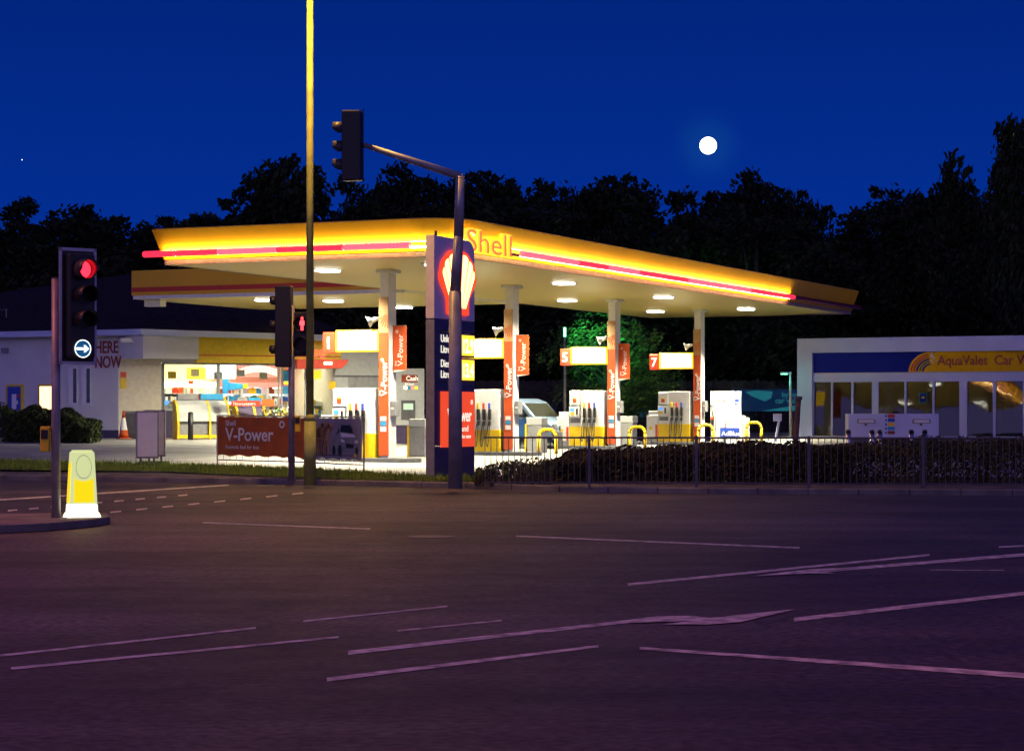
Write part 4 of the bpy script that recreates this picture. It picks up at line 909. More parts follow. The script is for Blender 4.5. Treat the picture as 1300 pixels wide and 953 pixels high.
# ================================================================== FORECOURT EQUIPMENT
pump_proto = None
island_first = None
def make_pump(loc, label):
    o = thing('fuel_pump', label, 'fuel pump', loc, -TH, 'fuel pumps on the islands')
    b = MB(); b.box(-.45, .92, -.30, .30, .18, 2.05, M['metalwhite']); b.build('cabinet', o, bevel=.02)
    b = MB(); b.box(-.455, .925, -.31, .31, 0, .72, M['brightyellow']); b.build('skirt', o, bevel=.01)
    b = MB(); b.box(-.95, -.46, -.34, .30, .0, 1.08, M['metalwhite']); b.build('side_cabinet', o, bevel=.02)
    b = MB(); b.box(-.94, -.462, -.348, -.342, 0, .18, M['mgrey']); b.box(-.56, -.47, -.35, -.343, .18, .70, M['red']); q = [(-.76 + .075 * math.cos(k * .63), .55 + .075 * math.sin(k * .63)) for k in range(10)]; b.prism(q, -.35, -.343, M['brightyellow']); b.build('side_panel_print', o)
    b = MB(); b.box(-.90, -.52, -.25, .1, 1.085, 1.26, M['metalwhite']); b.build('card_terminal', o, bevel=.02)
    b = MB(); b.box(-.43, -.02, -.345, -.302, 1.52, 2.0, M['metalwhite']); b.box(-.30, -.15, -.352, -.346, 1.6, 1.74, M['orange']); b.box(-.30, -.15, -.352, -.346, 1.74, 1.78, M['brightyellow']); b.build('header_panel', o, bevel=.008)
    b = MB(); b.box(-.44, .0, -.33, -.302, 1.475, 1.505, M['dgrey']); b.build('gap_trim', o)
    b = MB(); b.box(-.45, -.03, -.36, -.302, 1.08, 1.46, M['metalwhite']); d = b.build('display_panel', o, bevel=.01)
    b = MB(); b.box(-.40, -.24, -.368, -.362, 1.28, 1.40, M['screen']); b.box(-.16, -.09, -.368, -.362, 1.16, 1.38, M['black']); b.box(-.38, -.24, -.368, -.362, 1.14, 1.24, M['brightyellow']); b.build('screen', d)
    b = MB(); b.box(-.40, -.02, -.32, -.302, .86, 1.02, M['dgrey']); b.build('receipt_slot', o)
    for i, m_ in enumerate((M['brightyellow'], M['red'], M['blue'])):
        x = .16 + i * .21
        b = MB(); b.box(x - .045, x + .045, -.40, -.302, 1.04, 1.40, M['black']); b.box(x - .03, x + .03, -.42, -.34, 1.40, 1.60, m_); nz = b.build('nozzle', o, bevel=.012)
        b = MB(); pts = [(x, -.38, 1.04), (x + .01, -.40, .80), (x + .02, -.46, .40), (x - .02, -.48, .16), (x - .07, -.46, .22), (x - .08, -.42, .5), (x - .05, -.36, .92), (x - .03, -.32, 1.0)]; b.path(pts, .018, M['rubber'], 6); b.tube((x + .0, -.37, .86), (x, -.37, 1.0), .05, .05, M['black'], 8); b.build('hose', nz)
    return o
pump_px = [(455.5, 64.8), (617, 72.8), (735, 81.8), (851, 89.9)]
pl = ['white and yellow fuel pump behind the grey horse banner, under sign one', 'white and yellow fuel pump directly behind the price totem', 'white and yellow fuel pump under sign five', 'white and yellow fuel pump under sign seven']
num = ['1', '3', '5', '7']
for i, (px, Y) in enumerate(pump_px):
    g = cols_xyz[i]
    # island kerb (a raised structure per pump)
    c = g + U * (-.4)
    b = MB(); r_ = .45; pts = []
    for (cx_, a0) in ((1.0, -90), (-2.0, 90)):
        for k in range(7):
            a = R(a0 + k * 30); pts.append((cx_ + r_ * math.cos(a), r_ * math.sin(a)))
    b.prism(pts, -.15, .13, M['dgrey'], 'xy'); io = b.build('pump_island', None, bevel=.02, loc=(c.x, c.y, c.z), rz=-TH); struct(io)
    pos = g + U * (-.14 - .16 - .93) ; pos.z = g.z + .13
    if pump_proto is None: pump_proto = make_pump(pos, pl[i])
    else: copy_tree(pump_proto, pos, label=pl[i])
# pump number signs, flags, horns, call boxes
def num_sign(i):
    g = cols_xyz[i]; p = g + U * -.17; p.z = 3.45
    o = thing('pump_number_sign', 'lit white and yellow box sign on the left of the %s canopy column' % ['first', 'second', 'third', 'fourth'][i], 'sign', p, -TH, 'lit number signs fixed to the columns')
    b = MB(); b.box(-1.55, 0, -.12, .12, 0, .66, M['signlity']); b.build('casing', o, bevel=.03)
    b = MB(); b.box(-1.45, -.14, -.13, -.121, .06, .60, M['signlit']); b.text('Unleaded  Diesel', .13, M['signlity'], (-1.22, -.133, .28), ext=.002); b.build('face', o)
    b = MB(); b.box(-1.95, -1.55, -.16, .16, -.02, .60, M['signlitr']); n_ = b.build('number_box', o, bevel=.02)
    b = MB(); b.text(num[i], .50, M['textlit'], (-1.75, -.168, .11), ext=.005, bold=.014, align='CENTER'); b.build('number', n_); return o
for i in range(4): num_sign(i)
fl = ['first', 'second', 'third']
for i in range(3):
    g = cols_xyz[i]; p = g + U * .17; p.z = 2.85
    o = thing('flag_sign', 'upright orange flag sign with white lettering on the right of the %s canopy column' % fl[i], 'sign', p, -TH, 'orange flag signs on the columns')
    b = MB(); b.box(0, .44, -.015, .015, .06, 1.36, M['orange']); b.prism([(0, 0), (.44, .06), (.44, .10), (0, .06)], -.014, .014, M['letter']); b.build('panel', o)
    b = MB(); b.text('V-Power', .26, M['letter'], (.33, -.018, .18), (R(90), R(-90), 0), .002, .002); b.text('Shell', .08, M['letter'], (.115, -.018, .18), (R(90), R(-90), 0), .002, .001); b.text('o', .18, M['letter'], (.17, -.018, 1.14), (R(90), R(-90), 0), .002, .002); b.build('lettering', o)
    b = MB(); b.tube((-.03, 0, 1.36), (.44, 0, 1.36), .015, .015, M['steel'], 6); b.build('bracket', o)
for i in range(4):
    g = cols_xyz[i]; p = g + U * -.16; p.z = 4.42
    o = thing('horn_loudspeaker', 'cream horn loudspeaker high on the left of the %s canopy column' % ['first', 'second', 'third', 'fourth'][i], 'loudspeaker', p, -TH, 'horn loudspeakers on the columns')
    b = MB(); b.tube((-.12, -.05, .02), (-.30, -.12, -.04), .05, .08, M['metalwhite'], 12); b.tube((-.30, -.12, -.04), (-.42, -.17, -.09), .08, .18, M['metalwhite'], 14, caps=False); b.build('horn', o, smooth=True)
    b = MB(); b.tube((0, 0, .0), (-.14, -.05, .02), .02, .02, M['steel'], 6); b.build('bracket', o)
    p = g + U * .15; p.z = g.z + 1.35
    o = thing('call_box', 'small grey box fixed to the bright side of the %s canopy column' % ['first', 'second', 'third', 'fourth'][i], 'control box', p, -TH, 'grey boxes on the columns')
    b = MB(); b.box(0, .16, -.16, .16, 0, .44, M['mgrey']); b.build('casing', o, bevel=.015); b = MB(); b.box(.03, .13, -.168, -.161, .20, .27, M['letter']); b.build('slot', o)
# litter bins and hoop barriers
binp = None
for px, Y, lab in ((534, 71.5, 'grey litter bin with yellow edge left of the price totem'), (682, 77, 'grey litter bin with yellow edge in front of the parked van'), (797.5, 85, 'grey litter bin with yellow edge right of the third column')):
    p = site(px, Y)
    if binp is None:
        o = thing('litter_bin', lab, 'litter bin', p, -TH, 'grey litter bins by the islands'); b = MB(); b.box(-.28, .28, -.25, .25, 0, .95, M['mgrey']); b.build('body', o, bevel=.02)
        b = MB(); b.box(-.30, .30, -.27, .27, .955, 1.22, M['grey']); b.build('hood', o, bevel=.03); b = MB(); b.box(-.36, -.285, -.26, .26, 0, 1.0, M['brightyellow']); b.build('side_panel', o); binp = o
    else: copy_tree(binp, p, label=lab)
hoop = None
for px, Y, lab in ((695, 75.5, 'yellow hoop barrier in front of the grey bin and parked van'), (809, 83, 'yellow hoop barrier right of the third column bin'), (896, 89, 'yellow hoop barrier at the foot of the fourth column'), (957, 88.5, 'yellow hoop barrier right of the white dispensing unit')):
    p = site(px, Y)
    if hoop is None:
        hoop = tag(None or MB().path([(-.30, 0, -.05), (-.30, 0, .58), (-.27, 0, .70), (-.2, 0, .78), (-.1, 0, .82), (.1, 0, .82), (.2, 0, .78), (.27, 0, .70), (.30, 0, .58), (.30, 0, -.05)], .062, M['brightyellow'], 12).build('hoop_barrier', None, smooth=True, loc=p, rz=-R(12)), lab, 'barrier', 'yellow hoop barriers')
    else: copy_tree(hoop, p, label=lab)
# white dispensing unit beyond the last column
p = site(924, 90.5); o = thing('dispensing_unit', 'tall white dispensing unit with blue lettered panel right of the fourth column', 'dispenser', p, -TH * .3)
b = MB(); b.box(-.70, .28, -.25, .3, 0, 2.15, M['metalwhite']); b.build('cabinet', o, bevel=.02)
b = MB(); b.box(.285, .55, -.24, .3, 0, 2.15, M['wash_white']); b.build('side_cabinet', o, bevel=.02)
b = MB(); b.box(-.42, -.05, -.27, -.252, 1.75, 2.08, M['screengreen']); b.build('display', o, bevel=.01)
b = MB(); b.box(-.05, .72, -.55, -.26, 0, 1.15, M['metalwhite']); b.build('front_box', o, bevel=.02)
b = MB(); b.box(-.30, .50, -.565, -.552, .25, .66, M['blue']); b.text('AdBlue', .26, M['letter'], (-.24, -.568, .34), ext=.002, bold=.006); b.build('lettered_panel', o)
b = MB(); b.box(.30, .46, -.25, -.241, 1.72, 1.82, M['blue']); b.box(.30, .46, -.25, -.241, 1.62, 1.65, M['blue']); b.build('badge', o)
b = MB(); b.path([(-.74, -.2, 1.55), (-.60, -.3, 1.55), (-.50, -.35, 1.38), (-.48, -.36, 1.1), (-.50, -.36, .5), (-.58, -.36, .2), (-.68, -.36, .3), (-.66, -.34, .7)], .018, M['rubber'], 6); b.build('hose', o)
b = MB(); b.box(-.66, -.56, -.34, -.26, .78, 1.0, M['black']); b.box(-.68, -.54, -.35, -.27, 1.0, 1.1, M['orange']); b.build('nozzle', o, bevel=.01)
p = site(947, 89.5); b = MB(); b.box(-.14, .14, -.1, .1, 0, 1.0, M['cream']); b.box(-.145, .145, -.105, .105, .98, 1.03, M['grey']); o = b.build('service_post', None, bevel=.02, loc=p); tag(o, 'short beige service post beside the white dispensing unit', 'post')

# parked van
p = site(690, 84); van = thing('parked_van', 'pale blue small van with blue doors parked behind the second pump', 'van', (p.x - .95, p.y, p.z), R(-36))
prof = [(-2.0, .35), (-2.0, 1.5), (-1.85, 1.85), (.35, 1.88), (.75, 1.75), (1.35, 1.18), (1.95, 1.02), (2.15, .85), (2.18, .38)]
b = MB(); b.prism(prof, -.85, .85, M['carpaint']); b.build('body', van, bevel=.06)
b = MB(); b.prism([(-1.0, .45), (-1.0, 1.12), (.95, 1.12), (1.0, .45)], -.862, -.851, M['carblue']); d = b.build('door', van); b = MB(); b.box(-.2, -.02, -.885, -.863, 1.0, 1.04, M['black']); b.build('handle', d)
b = MB(); b.prism([(-.95, 1.2), (-.9, 1.72), (.38, 1.74), (.70, 1.62), (1.10, 1.2)], -.860, -.851, M['carglass']); b.build('side_window', van)
nrm = Vector((.57, 0, .60)).normalized() * .008
b = MB(); b.poly([Vector((.78, -.74, 1.71)) + nrm, Vector((1.33, -.78, 1.21)) + nrm, Vector((1.33, .78, 1.21)) + nrm, Vector((.78, .74, 1.71)) + nrm], M['carglass']); b.build('windscreen', van)
b = MB(); b.box(2.12, 2.26, -.84, .84, .32, .66, M['dgrey']); b.build('bumper', van, bevel=.04)
for s in (-1, 1): b = MB(); b.box(2.02, 2.17, min(s * .52, s * .82), max(s * .52, s * .82), .74, .92, M['chrome']); b.build('headlight', van, bevel=.03)
b = MB(); b.box(2.165, 2.19, -.4, .4, .70, .86, M['black']); b.build('grille', van)
for (x, s) in ((1.4, -1), (1.4, 1), (-1.3, -1), (-1.3, 1)):
    b = MB(); b.tube((x, s * .70, .33), (x, s * .88, .33), .33, .33, M['rubber'], 20); w_ = b.build('wheel', van); b = MB(); b.tube((x, s * .87, .33), (x, s * .89, .33), .20, .18, M['steel'], 12); b.build('rim', w_)
b = MB(); b.box(.75, .9, -1.02, -.87, 1.16, 1.34, M['black']); b.build('door_mirror', van, bevel=.02)

# hoardings on the back fence, lamp posts and signs at the back
def hoarding(pa, pb, ya, yb, Y, label, base, deco):
    a = at(pa, yb, Y); c = at(pb, ya, Y); o = thing('hoarding', label, 'hoarding', a); w, h = c.x - a.x, c.z - a.z
    b = MB(); b.box(0, w, 0, .05, 0, h, base); b.build('panel', o); b = MB(); deco(b, w, h); b.build('print', o)
    for q_ in (.2, w - .2): b = MB(); b.tube((q_, .1, -1), (q_, .1, h), .04, .04, M['steel'], 6); b.build('support', o)
teal = emis('teal_print', (.02, .30, .36), .35); tealb = mat('dark_teal_print', (.01, .04, .12), .5, emit=(.0, .03, .10), es=.35); redb = mat('dark_red_print', (.20, .01, .01), .5)
def d1(b, w, h):
    b.poly([(w * .2, -.006, h * .88), (w * .36, -.006, h * .95), (w * .62, -.006, h * .9), (w * .6, -.006, h * .6), (w * .5, -.006, h * .45), (w * .3, -.006, h * .68)], teal)
    b.poly([(w * .45, -.006, .02), (w, -.006, .02), (w, -.006, h * .28)], teal)
    b.text('by hand', .32, teal, (w * .76, -.01, h * .66), ext=.003, bold=.006); b.text('car wash', .34, teal, (w * .66, -.01, h * .38), ext=.003, bold=.006)
hoarding(930, 1012, 494, 522, 103, 'dark teal hoarding with pale wave shapes left of the car wash', tealb, d1)
def d2(b, w, h):
    b.box(0, w * .22, -.01, -.001, 0, h, redb); b.poly([(w * .3, -.006, h * .1), (w, -.006, h * .1), (w, -.006, h * .3), (w * .5, -.006, h * .35)], M['skyblue']); b.poly([(w * .4, -.006, h * .6), (w * .7, -.006, h * .85), (w * .8, -.006, h * .5), (w * .6, -.006, h * .45)], M['navy'])
hoarding(786, 836, 505, 532, 102, 'dark blue and red board standing in for a parked car between the third and fourth columns', mat('blue_print', (.01, .04, .14), .5), d2)  # plain board standing in for the second parked car
# mercury lamp post that lights the green tree
p = site(717, 95); o = thing('lamp_post', 'thin pale green-lit lamp post left of sign five', 'lamp post', p); b = MB(); b.tube((0, 0, 0), (0, 0, 4.55), .075, .05, M['steel'], 10); b.build('pole', o, smooth=True)
b = MB(); b.tube((0, 0, 4.55), (0, 0, 4.95), .06, .06, M['mercury'], 10); b.build('lantern', o)
ld = bpy.data.lights.new('mercury_lamp', 'SPOT'); ld.energy = 1500; ld.color = (.12, 1.0, .40); ld.shadow_soft_size = .1; ld.spot_size = R(52); ld.spot_blend = .5; lo = bpy.data.objects.new('mercury_lamp', ld); COL.objects.link(lo); lo.location = (p.x + .15, p.y + .1, p.z + 4.6); lo.rotation_euler = (Vector((X(772, 99.5), 99.5, 4.6)) - Vector(lo.location)).to_track_quat('-Z', 'Y').to_euler()
p = site(1003.5, 92); o = thing('lamp_post', 'thin teal-lit lamp post with a short flat arm beside the car wash', 'lamp post', p); b = MB(); b.tube((0, 0, 0), (0, 0, 2.65), .06, .05, M['steel'], 10); b.build('pole', o, smooth=True)
b = MB(); b.box(-.42, .04, -.06, .06, 2.62, 2.70, M['steel']); b.build('arm', o, bevel=.01); b = MB(); b.box(-.40, -.12, -.05, .05, 2.60, 2.618, M['mercury']); b.build('lantern', o)
ld = bpy.data.lights.new('teal_lamp', 'POINT'); ld.energy = 14; ld.color = (.1, .9, .7); ld.shadow_soft_size = .08; lo = bpy.data.objects.new('teal_lamp', ld); COL.objects.link(lo); lo.location = (p.x - .26, p.y - .15, p.z + 2.5)
p = site(986, 88); o = thing('small_sign', 'small blank white sign on a leaning post left of the rusty post', 'sign', p); b = MB(); b.tube((-.05, 0, 0), (.10, 0, .85), .05, .05, M['wash_white'], 8); b.build('post', o); b = MB(); b.box(-.14, .20, -.03, .02, .80, 1.1, M['wash_white']); b.build('plate', o)
p = site(1009, 56); o = thing('rusty_post', 'leaning rusty brown pipe post with a dark cap behind the railing', 'post', p); b = MB(); b.tube((-.03, 0, 0), (.09, 0, 1.85), .075, .07, M['rust'], 12); b.build('pipe', o, smooth=True); b = MB(); b.tube((.088, 0, 1.84), (.095, 0, 1.93), .10, .10, M['dgrey'], 12); b.build('cap', o)

# ================================================================== CAR WASH
CW = Vector((X(1012, 93.2), 93.2, 0)); wash = thing('car_wash', 'long low white car wash building with blue and yellow sign over dark glass doors', 'car wash', (CW.x, CW.y, 0), -TH)
def cs(px): k = (px - 650) / F; return (k * CW.y - CW.x) / (U.x - k * U.y)
def cz(px, py): return H + (HZ - py) / F * (CW.y + U.y * cs(px))
WL = 15.0; zt = cz(1012, 429.8); zb1 = cz(1012, 448); zs0 = cz(1030, 473); zl = cz(1030, 485); zg2 = .62
b = MB(); x0 = cs(1031)
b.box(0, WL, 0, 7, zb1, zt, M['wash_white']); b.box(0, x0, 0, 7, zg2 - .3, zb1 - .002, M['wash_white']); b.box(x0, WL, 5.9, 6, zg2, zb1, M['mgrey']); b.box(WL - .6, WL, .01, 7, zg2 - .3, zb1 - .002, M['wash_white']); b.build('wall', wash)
b = MB(); b.box(x0, WL - .6, .18, .30, zs0, zb1 - .003, M['washblue']); sg = b.build('sign_panel', wash)
# yellow half with rainbow edge
xr = cs(1152); b = MB(); hh = zb1 - zs0 - .01; pts = [(xr, zs0 + .003)]
for k in range(9): a = R(180 - k * 10); pts.append((xr + 1.0 + 1.0 * math.cos(a), zs0 + .003 + hh * math.sin(a) * 1.015 if k < 9 else 0))
pts = [(xx, min(zz, zb1 - .006)) for xx, zz in pts] + [(WL - .6, zb1 - .006), (WL - .6, zs0 + .003)]
b.prism(pts, .165, .178, M['washyellow']); b.build('yellow_panel', sg)
b = MB()
for (r0, r1, m_) in ((.92, .84, M['red']), (.80, .72, M['orange']), (.68, .60, M['washblue']), (.56, .48, M['green']), (.44, .36, M['washblue'])):
    vs = []
    for k in range(8): 
        a = R(178 - k * 11); vs += [(xr + 1.0 + r0 * math.cos(a), .162, min(zs0 + .01 + hh * .98 * r0 * math.sin(a), zb1 - .01)), (xr + 1.0 + r1 * math.cos(a), .162, min(zs0 + .01 + hh * .98 * r1 * math.sin(a), zb1 - .01))]
    b.add(vs, [(2 * k, 2 * k + 2, 2 * k + 3, 2 * k + 1) for k in range(7)], m_)
rnd = random.Random(8)
for k in range(16): xx, zz = xr + 1.0 + rnd.uniform(-.1, .15), zs0 + hh * rnd.uniform(.4, .92); b.box(xx, xx + .05, .155, .162, zz, zz + .05, M['letter'])
b.build('rainbow_emblem', sg)
b = MB(); b.text('AquaValet', .54, M['brownred'], (cs(1189), .155, zs0 + .28), ext=.008, bold=.012, sx=.92); b.text('Car Wash', .54, M['brownred'], (cs(1261), .155, zs0 + .28), ext=.008, bold=.012, sx=.95); b.build('sign_lettering', sg)
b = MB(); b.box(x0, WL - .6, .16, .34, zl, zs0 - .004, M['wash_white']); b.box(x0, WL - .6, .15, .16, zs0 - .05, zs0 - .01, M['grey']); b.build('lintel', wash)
mull = [(1031, 1), (1054.5, 1.6), (1080.5, 2), (1109.5, 6), (1148, 1.7), (1183.5, 1.7), (1221.5, 7), (1261, 2.4), (1299, 2.2), (1340, 3), (1380, 3), (1425, 3)]
prev = None
for px, wpx in mull:
    s, hw = cs(px), wpx / 30 / .91 * .62
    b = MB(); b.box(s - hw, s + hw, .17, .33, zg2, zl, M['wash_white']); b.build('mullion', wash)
    if prev is not None:
        g_ = MB(); y1_ = .20; y2_ = .20 + (zl - zg2) * math.tan(R(2.9)); g_.add([(prev, y1_, zg2 + .08), (s - hw, y1_, zg2 + .08), (s - hw, y2_, zl), (prev, y2_, zl), (prev, y1_ + .01, zg2 + .08), (s - hw, y1_ + .01, zg2 + .08), (s - hw, y2_ + .01, zl), (prev, y2_ + .01, zl)], [(0, 1, 2, 3), (7, 6, 5, 4), (0, 4, 5, 1), (3, 2, 6, 7)], M['darkglass']); pn = g_.build('glass_door', wash)
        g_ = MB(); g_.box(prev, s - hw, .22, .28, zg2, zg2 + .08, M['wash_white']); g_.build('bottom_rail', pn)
    prev = s + hw
b = MB(); a = cs(1165); b.box(a, a + .36, .185, .20, 2.05, 2.5, M['green']); b.box(a + .05, a + .31, .175, .184, 2.1, 2.45, M['washblue']); b.box(a + .12, a + .24, .165, .174, 2.25, 2.33, M['brightyellow']); b.build('door_notice', wash)
# machinery inside
b = MB(); b.box(x0, WL - .6, .35, 5.9, zg2 - .05, zg2, M['footway']); b.build('interior_floor', wash)
for k, (px, m_) in enumerate(((1245, M['steel']), (1290, M['steel']), (1270, M['brightyellow']))):
    p = CW + U * cs(px) + V * 2.2; o = thing('wash_gantry', ['steel brush gantry behind the middle glass door of the car wash', 'steel brush gantry behind the right glass door of the car wash', 'yellow guide frame inside the car wash'][k], 'machinery', (p.x, p.y, zg2), -TH)
    b = MB(); b.path([(-.5, 0, 0), (-.5, 0, 1.5), (.5, 0, 1.5), (.5, 0, 0)], .05, m_, 8); b.build('frame', o)
    if k < 2: b = MB(); b.tube((0, .2, .1), (0, .2, 1.4), .2, .2, M['blue'] if k else M['red'], 14); b.build('brush', o)
# roof vent stub
# jet wash cabinet
p0 = at(1077, 553, 82); gz = zf(p0.x, 82); o = thing('jet_wash_cabinet', 'long low white jet-wash cabinet with coloured programme buttons before the car wash', 'cabinet', (p0.x, 82, gz)); w = X(1192, 82) - p0.x; h = H - .03 - gz
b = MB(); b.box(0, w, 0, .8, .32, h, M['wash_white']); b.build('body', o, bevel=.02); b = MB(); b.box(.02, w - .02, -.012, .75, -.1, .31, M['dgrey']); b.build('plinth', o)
for a in (.12, .73):
    b = MB(); b.box(w * a - .08, w * a + .60, -.03, -.002, h - .36, h - .20, M['mgrey']); rc_ = b.build('recess_frame', o, bevel=.005); b = MB(); b.box(w * a - .02, w * a + .54, -.036, -.031, h - .33, h - .23, M['letter']); b.build('recess_panel', rc_)
    b = MB(); b.box(w * a + .2, w * a + .28, -.06, -.002, h - .44, h - .37, M['rust']); b.build('coin_slot', o)
for k, m_ in enumerate((M['red'], M['blue'], M['brightyellow'], M['skyblue'], M['brownred'])): b = MB(); b.box(w * .435, w * .512, -.02, -.002, h - .14 - k * .155, h - .02 - k * .155, m_); b.box(w * .405, w * .425, -.02, -.002, h - .12 - k * .155, h - .05 - k * .155, M['blue']); b.build('programme_button', o)
cb = None
for px, lab in ((1077, 'leftmost, set apart from the others'), (1107, 'second from the left'), (1117, 'third from the left, close to its neighbour'), (1128, 'short one in the middle, left'), (1138, 'short one in the middle, right'), (1146, 'right of the two short ones'), (1157, 'second from the right'), (1174, 'rightmost, by a railing post')):
    p = site(px, 74); s = .62 if 'short' in lab else .95
    if cb is None:
        cb = thing('steel_bollard', 'polished steel bollard with black cap, ' + lab, 'bollard', p, 0, 'steel bollards before the jet-wash cabinet'); b = MB(); b.tube((0, 0, 0), (0, 0, .78), .085, .085, M['chrome'], 14); b.build('shaft', cb, smooth=True); b = MB(); b.tube((0, 0, .78), (0, 0, .88), .10, .06, M['black'], 14); b.build('cap', cb, smooth=True); o = cb
    else: o = copy_tree(cb, p, label='polished steel bollard with black cap, ' + lab)
    o.scale = (1, 1, s)

# ================================================================== PRICE TOTEM
NP_ = Vector((X(552, 50.6), 50.6, .10)); tot = thing('price_totem', 'tall navy and lilac price totem with a glowing shell emblem beside the road', 'price sign', NP_, R(90) - TH)
# local x = along V (away), local -y = U (towards the right)
TW = 2.15; zz = lambda py: H + (HZ - py) / F * 50.6 - .10
zt_, z1_ = zz(298.5), zz(404)
def rr_top(x0, x1, z0, z1, r):
    pts = [(x0, z0), (x1, z0), (x1, z1 - r)] + [(x1 - r + r * math.cos(R(a)), z1 - r + r * math.sin(R(a))) for a in (15, 35, 55, 75, 90)] + [(x0, z1)]; return pts
b = MB(); b.prism(rr_top(.0, TW, z1_, zt_, .35), .012, .208, M['lilac']); b.build('emblem_panel', tot, bevel=.01)
b = MB(); b.box(-.03, -.002, 0, .22, z1_, zt_ + .01, M['palelilac']); b.box(-.03, -.002, 0, .22, 0, z1_ - .02, M['mgrey']); b.build('end_strip', tot, bevel=.008)
b = MB(); 
for (a, c) in ((0, zz(567)), (zz(566), zz(484.5)), (zz(483.5), zz(452.5)), (zz(451.5), zz(420.5)), (zz(419.5), z1_ - .01)): b.box(0, TW, .014, .206, a, c, M['navy'])
b.build('lower_panel', tot, bevel=.008)
# shell emblem: scalloped fan with ribs
def pecten(cx_, cz_, w, h):
    pts = []; n = 7
    for i in range(n * 5 + 1):
        a = R(-16 + 212 * i / (n * 5)); rr = .965 + .035 * abs(math.sin(i * math.pi / 5)); pts.append((cx_ + .5 * w * rr * math.cos(a), cz_ + .07 * h + .43 * h * rr * math.sin(a)))
    pts += [(cx_ - .30 * w, cz_ - .25 * h), (cx_ - .28 * w, cz_ - .50 * h), (cx_ + .28 * w, cz_ - .50 * h), (cx_ + .30 * w, cz_ - .25 * h)]; return pts
ec = (TW * .54, (zz(313) + zz(396)) / 2)
ew, eh = 1.92, zz(312) - zz(397)
b = MB(); b.prism(pecten(*ec, ew, eh), -.05, .011, M['pectenr']); em = b.build('shell_emblem', tot)
b = MB(); base = Vector((ec[0], 0, ec[1] - .36 * eh)); nr = 7
for i in range(nr):
    a0, a1 = R(183 - i * 186 / nr - 2.2), R(183 - (i + 1) * 186 / nr + 2.2); P = []
    for k in range(5):
        a = a0 + (a1 - a0) * k / 4; rr = 1 + .05 * math.sin(k * math.pi / 4); P.append((ec[0] + .43 * ew * rr * math.cos(a), -.056, ec[1] + .07 * eh + .36 * eh * rr * math.sin(a)))
    w0, w1 = ec[0] - .20 * ew + .40 * ew * (i + .16) / nr, ec[0] - .20 * ew + .40 * ew * (i + .84) / nr
    b.poly([(w0, -.056, ec[1] - .40 * eh)] + P + [(w1, -.056, ec[1] - .40 * eh)], M['pecten'])
b.build('emblem_rib', em)
# prices
xl = .32
for (pa, pb, l1, digits) in ((420.5, 451.5, 'Unleaded', '112.9'), (452.5, 483.5, 'Diesel', '113.4')):
    zc = (zz(pa) + zz(pb)) / 2
    b = MB(); b.box(1.20, 2.10, -.01, .013, zc - .24, zc + .24, M['price']); pb_ = b.build('price_box', tot, bevel=.01)
    b = MB(); b.text(digits, .46, M['pricedigit'], (1.24, -.014, zc - .17), ext=.002, bold=.008, sx=.78); b.build('price_digits', pb_)
    b = MB(); b.text(l1, .25, M['textlit'], (xl, .008, zc + .05), ext=.004, bold=.0, sx=1.0); b.text('Litre', .25, M['textlit'], (xl, .008, zc - .20), ext=.004, bold=.0, sx=1.0); b.build('fuel_lettering', tot)
b = MB(); z0, z1 = zz(568), zz(496.5); b.box(.30, 2.10, -.02, .013, z0, z1, M['vplit']); vpn = b.build('advert_panel', tot, bevel=.008)
b = MB(); b.text('Shell', .17, M['textlit'], (.75, -.024, z0 + .86), ext=.002, bold=.002); b.text('V-Power', .42, M['textlit'], (.62, -.024, z0 + .60), ext=.002, bold=.006, sx=.85); b.text('Feel  and', .20, M['textlit'], (.72, -.024, z0 + .36), ext=.002, sx=1.4); b.text('see the new', .14, M['textlit'], (1.05, -.024, z0 + .2), ext=.002, sx=1.2)
b.text('o', .22, M['textlit'], (1.86, -.024, z0 + 1.0), ext=.002, bold=.004); b.build('advert_lettering', vpn)
b = MB(); b.tube((.25, .1, zt_), (.25, .1, zt_ + .12), .03, .03, M['black'], 8); b.build('lifting_eye', tot)
b = MB(); b.box(-.05, TW + .05, -.06, .28, -.06, .05, M['mgrey']); b.build('base', tot)

# ================================================================== SIGNALS
def lens_part(head, kind, x, z, r, yf):
    circ = [(x + r * math.cos(k * .2618), z + r * math.sin(k * .2618)) for k in range(24)]
    m_ = {'red': M['redlens'], 'off': M['dark'], 'arrow': M['bluelens'], 'man': M['dark'], 'manoff': M['dark']}[kind]
    b = MB(); b.prism(circ, yf - .012, yf - .002, m_); ln_ = b.build('lens', head)
    if kind == 'arrow':
        b = MB(); n = 24; b.add([(x + q * r * math.cos(k * 2 * math.pi / n), yf - .016, z + q * r * math.sin(k * 2 * math.pi / n)) for q in (.93, 1.03) for k in range(n)], [(k, (k + 1) % n, n + (k + 1) % n, n + k) for k in range(n)], M['whitesym'])
        b.poly([(x + q * r, yf - .016, z + w * r) for q, w in ((-.8, -.14), (.28, -.14), (.08, -.40), (.32, -.40), (.78, 0), (.32, .40), (.08, .40), (.28, .14), (-.8, .14))], M['whitesym']); b.build('arrow_symbol', head)
    if kind == 'man':
        b = MB(); y = yf - .016; b.poly([(x + .032 * math.cos(k * .785), y, z + .125 + .034 * math.sin(k * .785)) for k in range(8)], M['redman'])
        b.poly([(x + a * .9, y, z + c) for a, c in ((-.03, .085), (-.062, .05), (-.058, -.045), (-.032, -.03), (-.036, -.15), (-.005, -.15), (0, -.05), (.005, -.15), (.036, -.15), (.032, -.03), (.058, -.045), (.062, .05), (.03, .085))], M['redman']); b.build('standing_man_symbol', head)
